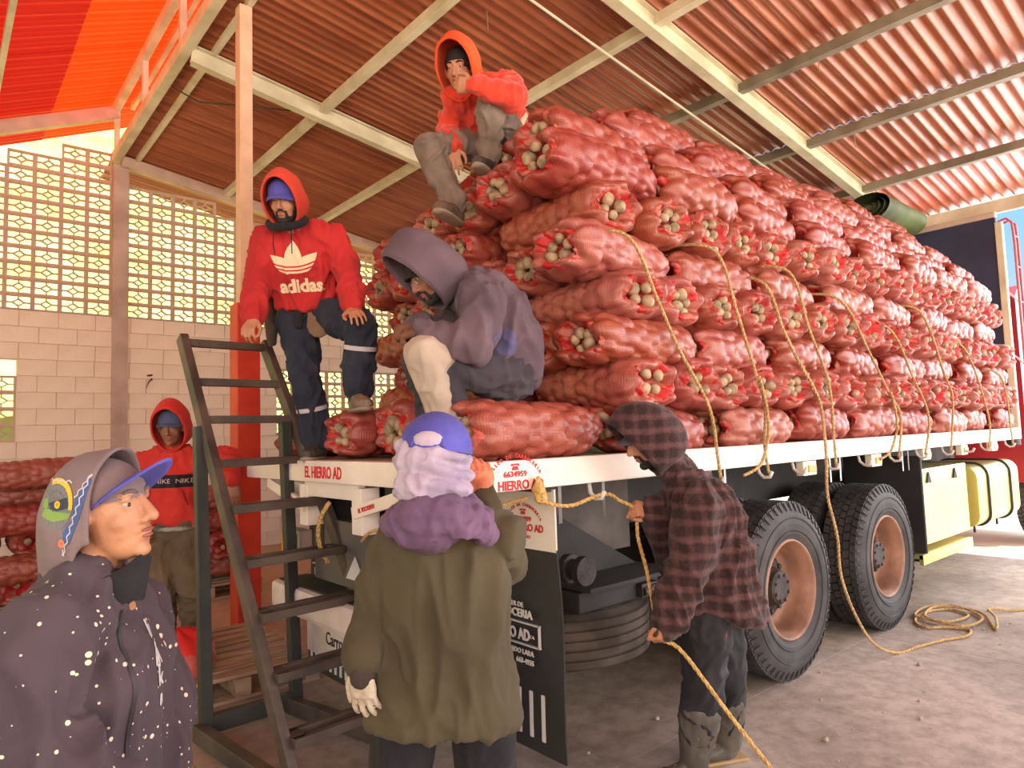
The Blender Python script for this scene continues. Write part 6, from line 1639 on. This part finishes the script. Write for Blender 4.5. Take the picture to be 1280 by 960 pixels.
decal([shift(text_polys('adidas', .100, bold=.004, sx=.95), .02, -.115)], fz, jk, .005, Mcr, 'lettering', jk, reach=.3, sub=.010)
mb = MB()
for sx in (-1, 1): mb.tube([C + r * .045 * sx + f * .09 - u * .12, C + r * .05 * sx + f * .125 - u * .20, C + r * .046 * sx + f * .135 - u * .26], .003, 5)
mb.build('drawstring', M_black, rt)
put(trousers(p, fwd, girth=(.17, .13), legs=(.108, .084, .076), seed=33, fold=.020), 'trousers', M_navy, rt)
mb = MB()
for a in 'lr':
    K, A = Vector(p['k' + a]), Vector(p['a' + a]); d_ = (A - K).normalized()
    t_ = .32 if a == 'l' else .42
    cap_ = K.lerp(A, t_); e1 = d_.orthogonal().normalized(); e2 = d_.cross(e1)
    rr0 = .084 + (.076 - .084) * t_ + .007
    m_b = MB(); m_b.add([cap_ + (e1 * math.cos(q) + e2 * math.sin(q)) * rr0 + d_ * h_ for h_ in (-.012, .012) for q in [2 * PI * k / 28 for k in range(28)]], [(k, (k + 1) % 28, 28 + (k + 1) % 28, 28 + k) for k in range(28)])
    m_b.build('reflective_band', mat('reflective', srgb(190, 180, 186), .35), rt, True)
mb = MB(); torso_loft(mb, p, fwd, [(.02, .182, .140, 0), (.09, .182, .142, 0)], .02); put(fuse(mb, .008, 2, .006, 18), 'belt', fabric('belt_cloth', srgb(70, 64, 62), srgb(48, 44, 44)), rt)
P_ = {k: Vector(v) for k, v in p.items()}
mb = MB(); ring_loft(mb, [(P_['hl'] + fwd * .125 + E1 * .01 + Vector((0, 0, z)), E1, w_, fwd, .018) for z, w_ in ((.09, .05), (.03, .062), (-.06, .070), (-.10, .055), (-.12, .03))], 16); put(fuse(mb, .006, 2, .006, 20), 'waist_pouch', fabric('canvas_pouch', srgb(146, 112, 88), srgb(120, 92, 72)), rt)
mb = MB(); ring_loft(mb, [(P_['pv'] + fwd * .150 - E1 * .01 + Vector((0, 0, z)), E1, .022, fwd, .010) for z in (.07, .0, -.09)], 12); put(fuse(mb, .006, 1), 'strap_end', M_black, rt)
mb = MB(); ring_loft(mb, [(P_['hr'] - E1 * .14 + Vector((0, 0, z)), E1, .03 * w_, fwd, .06 * w_) for z, w_ in ((.10, .6), (.04, 1), (-.10, 1), (-.2, .6))], 14); put(fuse(mb, .007, 2, .006), 'side_bag', fabric('dark_bag', srgb(88, 74, 64)), rt)
Mbt = mat('dusty_boot', srgb(150, 128, 112), .85, srgb(118, 98, 86), 8, 4, bump=.3)
shoe(rt, P_['al'], fdl, Mbt, M_sole, 1.05, 'boot'); shoe(rt, P_['ar'], fd, MATS['work_shoe'], M_sole, 1.0, 'boot')
# ------------------------------------------------------------ 6 man in purple-grey hoodie sitting on the corner sack
p = dict(POSE['seated']); fwd = dv(-.86, -.3, -.4); fd = dv(-.8, 0, -.6); fd.z = 0; fd.normalize()
for a in 'lr':
    A = Vector(p['a' + a]); A.z = 1.505; p['a' + a] = tuple(A); p['t' + a] = tuple(A + fd * .15 - Vector((0, 0, .06)))
rt = person('man in a purple grey hoodie sitting hunched on the corner sack', p); rt.location.z = 1.41
hd = dict(l=dict(d=dv(-.9, -.2, .2), n=dv(0, -.9, .3), curl=(.9, 1.0, .7), thumb=.7, spread=.03), r=dict(d=dv(-.85, -.1, -.4), n=dv(.1, -.9, .2), curl=(.9, 1.0, .7), thumb=.7, spread=.03))
bd, hfr = body(rt, p, fwd, dv(-.74, -.52, -.42), dv(-.45, .85, -.1), M_skin2, hd, voxel=.0055, bend=.09)
C, r, f, u = hfr; face_bits(rt, *hfr, beard=1)
Mpu = fabric('purple_grey_fleece', srgb(104, 84, 92), srgb(84, 68, 78), 4)
jk = put(jacket(p, fwd, [(-.02, .18, .135, 0), (.12, .185, .14, 0), (.35, .185, .14, 0), (.62, .19, .145, 0), (.85, .175, .125, 0), (.99, .115, .095, 0)], (.095, .080, .060, .95), seed=41, fold=.024, bend=.09, fscale=8), 'hoodie', Mpu, rt)
hood_mesh(C - f * .005 + u * .01, r, f, u, w=.120, top=.165, drop=.165, front=.10, back=.16, peak=.06, lean=.10, wob=.012, seed=6).build('hood', Mpu, rt, True)
mb = MB(); cap_crown(mb, C, r, f, u); cap_brim(mb, C, r, f, u, L=.05, dropf=.014); mb.build('cap', M_black, rt, True)
mb = MB()
for sx in (-1, 1):
    mb.tube([C + r * (sx * .032 + .018 * math.cos(a)) + f * .088 + u * (.010 + .013 * math.sin(a)) for a in [2 * PI * k / 16 for k in range(16)]], .0016, 5, closed=True)
    mb.tube([C + r * sx * .050 + f * .086 + u * .012, C + r * sx * .078 + f * .01 + u * .012], .0016, 5)
mb.tube([C + r * -.014 + f * .09 + u * .012, C + r * .014 + f * .09 + u * .012], .0016, 5); mb.build('spectacles', M_chrome, rt)
put(trousers(p, fwd, girth=(.17, .14), legs=(.112, .088, .070), seed=43, fold=.018), 'trousers', fabric('charcoal_track', srgb(74, 66, 74), srgb(56, 50, 58)), rt)
mb = MB(); K, A, H_ = Vector(p['kl']), Vector(p['al']), Vector(p['hl'])
fr_leg = dv(-.45, .15, -.9)
trz = [o for o in rt.children if o.name.startswith('trousers')][0]
fz = plane_frame((K + A) / 2 + dv(-.35, 0, -1) * .25, dv(.94, 0, -.33), (K - A).normalized())
hl_ = (K - A).length / 2
od = dv(-.62, .12, -.78); Mbg = fabric('beige_panel', srgb(184, 164, 148), srgb(166, 146, 132))
mb = MB(); chain(mb, [H_.lerp(K, .84) + od * .036, K + od * .044, A.lerp(K, .12) + od * .038], [.080, .082, .064]); put(fuse(mb, .007, 3, .008, 9, 43), 'leg_panel', Mbg, trz)
od2 = dv(-.98, .1, -.15)
mb = MB(); chain(mb, [K + od2 * .086, K.lerp(A, .5) + od2 * .078, A.lerp(K, .1) + od2 * .062], [.020, .019, .017]); put(fuse(mb, .006, 2), 'leg_piping', Mbg, trz)
fz = plane_frame(Vector(p['pv']).lerp(Vector(p['nk']), .45) - E3 * .4 + E1 * .075 - E2 * .03, E1, E2)
decal([shape([(-.01, -.075), (.055, -.06), (.06, .02), (.02, .055), (-.035, .0)])], fz, jk, .003, fabric('blue_panel', srgb(92, 88, 128)), 'side_panel', jk, reach=.2, sub=.02)
fz = plane_frame(Vector(p['nk']).lerp(Vector(p['pv']), .30) + fwd * .30 - E3 * .05, xr, (0, 0, 1))
decal([ring_poly(0, 0, 0, .03, 0, 2 * PI, 14)], plane_frame(Vector(p['nk']).lerp(Vector(p['pv']), .25) + dv(-.8, -.2, -.6) * .3, dv(.6, 0, -.8), dv(0, 1, 0)), jk, .003, MATS['beige_panel'], 'breast_patch', jk, reach=.2, sub=.02)
mb = MB(); at_, dr_ = spine_pts(p, fwd, .09); q0 = at_(-.03)
mb.tube([q0 - fwd * .13 + E3 * -.02 + E1 * 0.02, q0 - fwd * .12 - E3 * .08, q0 - fwd * .06 - E3 * .13], .007, 6); mb.build('undershirt_hem', mat('yellow_hem', srgb(236, 180, 40), .7), rt)
mb = MB(); h = hd['l']; hand_shapes(mb, Vector(p['wl']), h['d'], h['n'], -1, h['curl'], h['spread'], h['thumb'], 1.0, .004); put(fuse(mb, .005, 1, .002, 30), 'glove', fabric('brown_glove', srgb(130, 86, 66), srgb(104, 68, 54), 14), rt)
mb = MB(); h = hd['r']; hand_shapes(mb, Vector(p['wr']), h['d'], h['n'], 1, h['curl'], h['spread'], h['thumb'], 1.0, .004); put(fuse(mb, .005, 1, .002, 30), 'glove', MATS['brown_glove'], rt)
for a in 'lr': shoe(rt, Vector(p['a' + a]), fd, mat('tan_shoe', srgb(140, 116, 92), .8, bump=.3), M_sole, 1.0)
# ------------------------------------------------------------ 7 man in orange hoodie on top of the load
p = dict(POSE['top']); fwd = dv(-.35, -.05, -.93); fd = dv(-.35, 0, -.94); fd.z = 0; fd.normalize()
fdr = dv(-.35, 0, -.9); fdr.z = 0; fdr.normalize()
for a, q_ in (('l', fd), ('r', fdr)):
    A = Vector(p['a' + a]); p['t' + a] = tuple(A + q_ * .15 - Vector((0, 0, .06)))
rt = person('man in an orange hoodie sitting on top of the load, hand to mouth', p)
hd = dict(l=dict(d=dv(-.95, .1, .1), n=dv(0, .35, .95), curl=(.7, .8, .6), thumb=.4, spread=.04), r=dict(d=dv(.12, -.95, -.3), n=dv(.1, 0, .95), curl=(.2, .3, .25), spread=.08, thumb=.3))
bd, hfr = body(rt, p, fwd, dv(-.25, -.36, -.90), dv(-.12, .92, -.36), M_skin, hd, voxel=.0055, bend=.05)
C, r, f, u = hfr; face_bits(rt, *hfr)
Mor = fabric('orange_fleece', srgb(232, 88, 40), srgb(206, 70, 32), 4)
secs7 = [(.0, .175, .13, 0), (.15, .18, .135, 0), (.4, .178, .135, .01), (.66, .185, .138, .01), (.86, .17, .12, 0), (.99, .11, .09, 0)]
jk = put(jacket(p, fwd, secs7, (.085, .070, .052, .95), seed=51, fold=.018, bend=.05), 'hoodie', mat('flame_red_fleece', srgb(226, 62, 34), .9, srgb(204, 50, 28), 4, bump=.35, bscale=300, sheen=.25), rt)
mb = MB(); torso_loft(mb, p, fwd, [(-.01, .182, .136, 0), (.15, .188, .142, 0), (.38, .186, .142, .01)], .05); put(fuse(mb, .009, 3, .010, 10, 5), 'hoodie_lower', fabric('grey_cloth', srgb(150, 128, 118), srgb(128, 108, 100)), jk)
mb = MB(); torso_loft(mb, p, fwd, [(.38, .189, .145, .01), (.50, .190, .146, .01)], .05); put(fuse(mb, .008, 2, .006, 10, 5), 'hoodie_stripe', fabric('cream_cloth', srgb(232, 206, 170)), jk)
hood_mesh(C, r, f, u, w=.118, top=.155, drop=.165, front=.10, back=.145, peak=.04, wob=.010, seed=8).build('hood', Mor, rt, True)
mb = MB(); B = Matrix((r, f, u)).transposed(); mb.ball(C + u * .034 - f * .016, (.081, .100, .092), 20, 14, B); mb.build('hair', M_hair, rt, True)
put(trousers(p, fwd, girth=(.165, .13), legs=(.100, .078, .064), seed=53, fold=.016), 'trousers', fabric('grey_denim', srgb(140, 122, 110), srgb(112, 96, 86), 6), rt)
shoe(rt, Vector(p['al']), fd, MATS['work_shoe'], M_sole, .95); shoe(rt, Vector(p['ar']), fdr, mat('brown_boot', srgb(104, 82, 66), .8, bump=.3), M_sole, 1.05, 'boot')

# ---- the yellow rope that the man in plaid pulls: knot below the rail, hook, both hands, floor
pp = POSE['plaid']
HR = Vector(pp['wr']) + dv(-.86, .25, -.3) * .085 + dv(-.1, -.6, .75) * .02
HL = Vector(pp['wl']) + dv(-.35, -.93, -.05) * .085 + dv(-.55, .1, .8) * .02
hookp = Vector((0.62, -0.035, 1.235)); knot = Vector((0.26, 0.01, 1.27))
pts = [knot + Vector((0, 0, .02)), knot + Vector((.03, -.03, -.035)), Vector((.42, -.035, 1.205)), Vector((.55, -.035, 1.225)), hookp, hookp + Vector((.02, -.03, .0)), HR.lerp(hookp, .5) + Vector((0, 0, .01)), HR, HR + Vector((.01, -.0, -.12)), HR.lerp(HL, .5), HL + Vector((-.01, .01, .08)), HL, HL + dv(.8, -.45, -.1) * .10]
g_end = Vector((0.93, -0.86, 0.011))
st_ = HL + dv(.8, -.45, -.1) * .10
pts += [st_.lerp(g_end, .3) - Vector((0, 0, .03)), st_.lerp(g_end, .6) - Vector((0, 0, .05)), st_.lerp(g_end, .85) - Vector((0, 0, .035)), g_end, g_end + (g_end - st_) * .5 * Vector((1, 1, 0)).length / 1.414 * 1.0]
pts[-1].z = .011
rope(pts, .0088, M_ropey, 'yellow rope from the rail knot through the plaid man’s hands to the floor')
mb = MB()
for k in range(4):
    mb.tube([knot + Vector((.018 * math.cos(a) + .004 * k, -.04 + .012 * math.sin(2 * a), .03 * math.sin(a) - .012 * k + .03)) for a in [2 * PI * q / 14 for q in range(14)]], .009, 6, closed=True)
kn = mb.build('rope_knot', M_ropey, None, True, tuple(knot)); tag(kn, 'yellow rope knot tied under the tail corner of the rail', 'knot')
rope([Vector((0.0, 0.95, 1.02)), Vector((-.05, .75, 1.09)), Vector((-.04, .45, 1.13)), Vector((.1, .2, 1.19)), Vector((.25, .03, 1.25))], .008, M_ropey, 'thin yellow rope slung across the truck tail behind the olive coat')
rope([Vector((-.02, 1.25, 1.19)), Vector((-.05, 1.3, 1.10)), Vector((-.03, 1.36, .98)), Vector((.03, 1.38, .86))], .012, M_ropey, 'yellow rope end hanging from the tail beside the ladder')
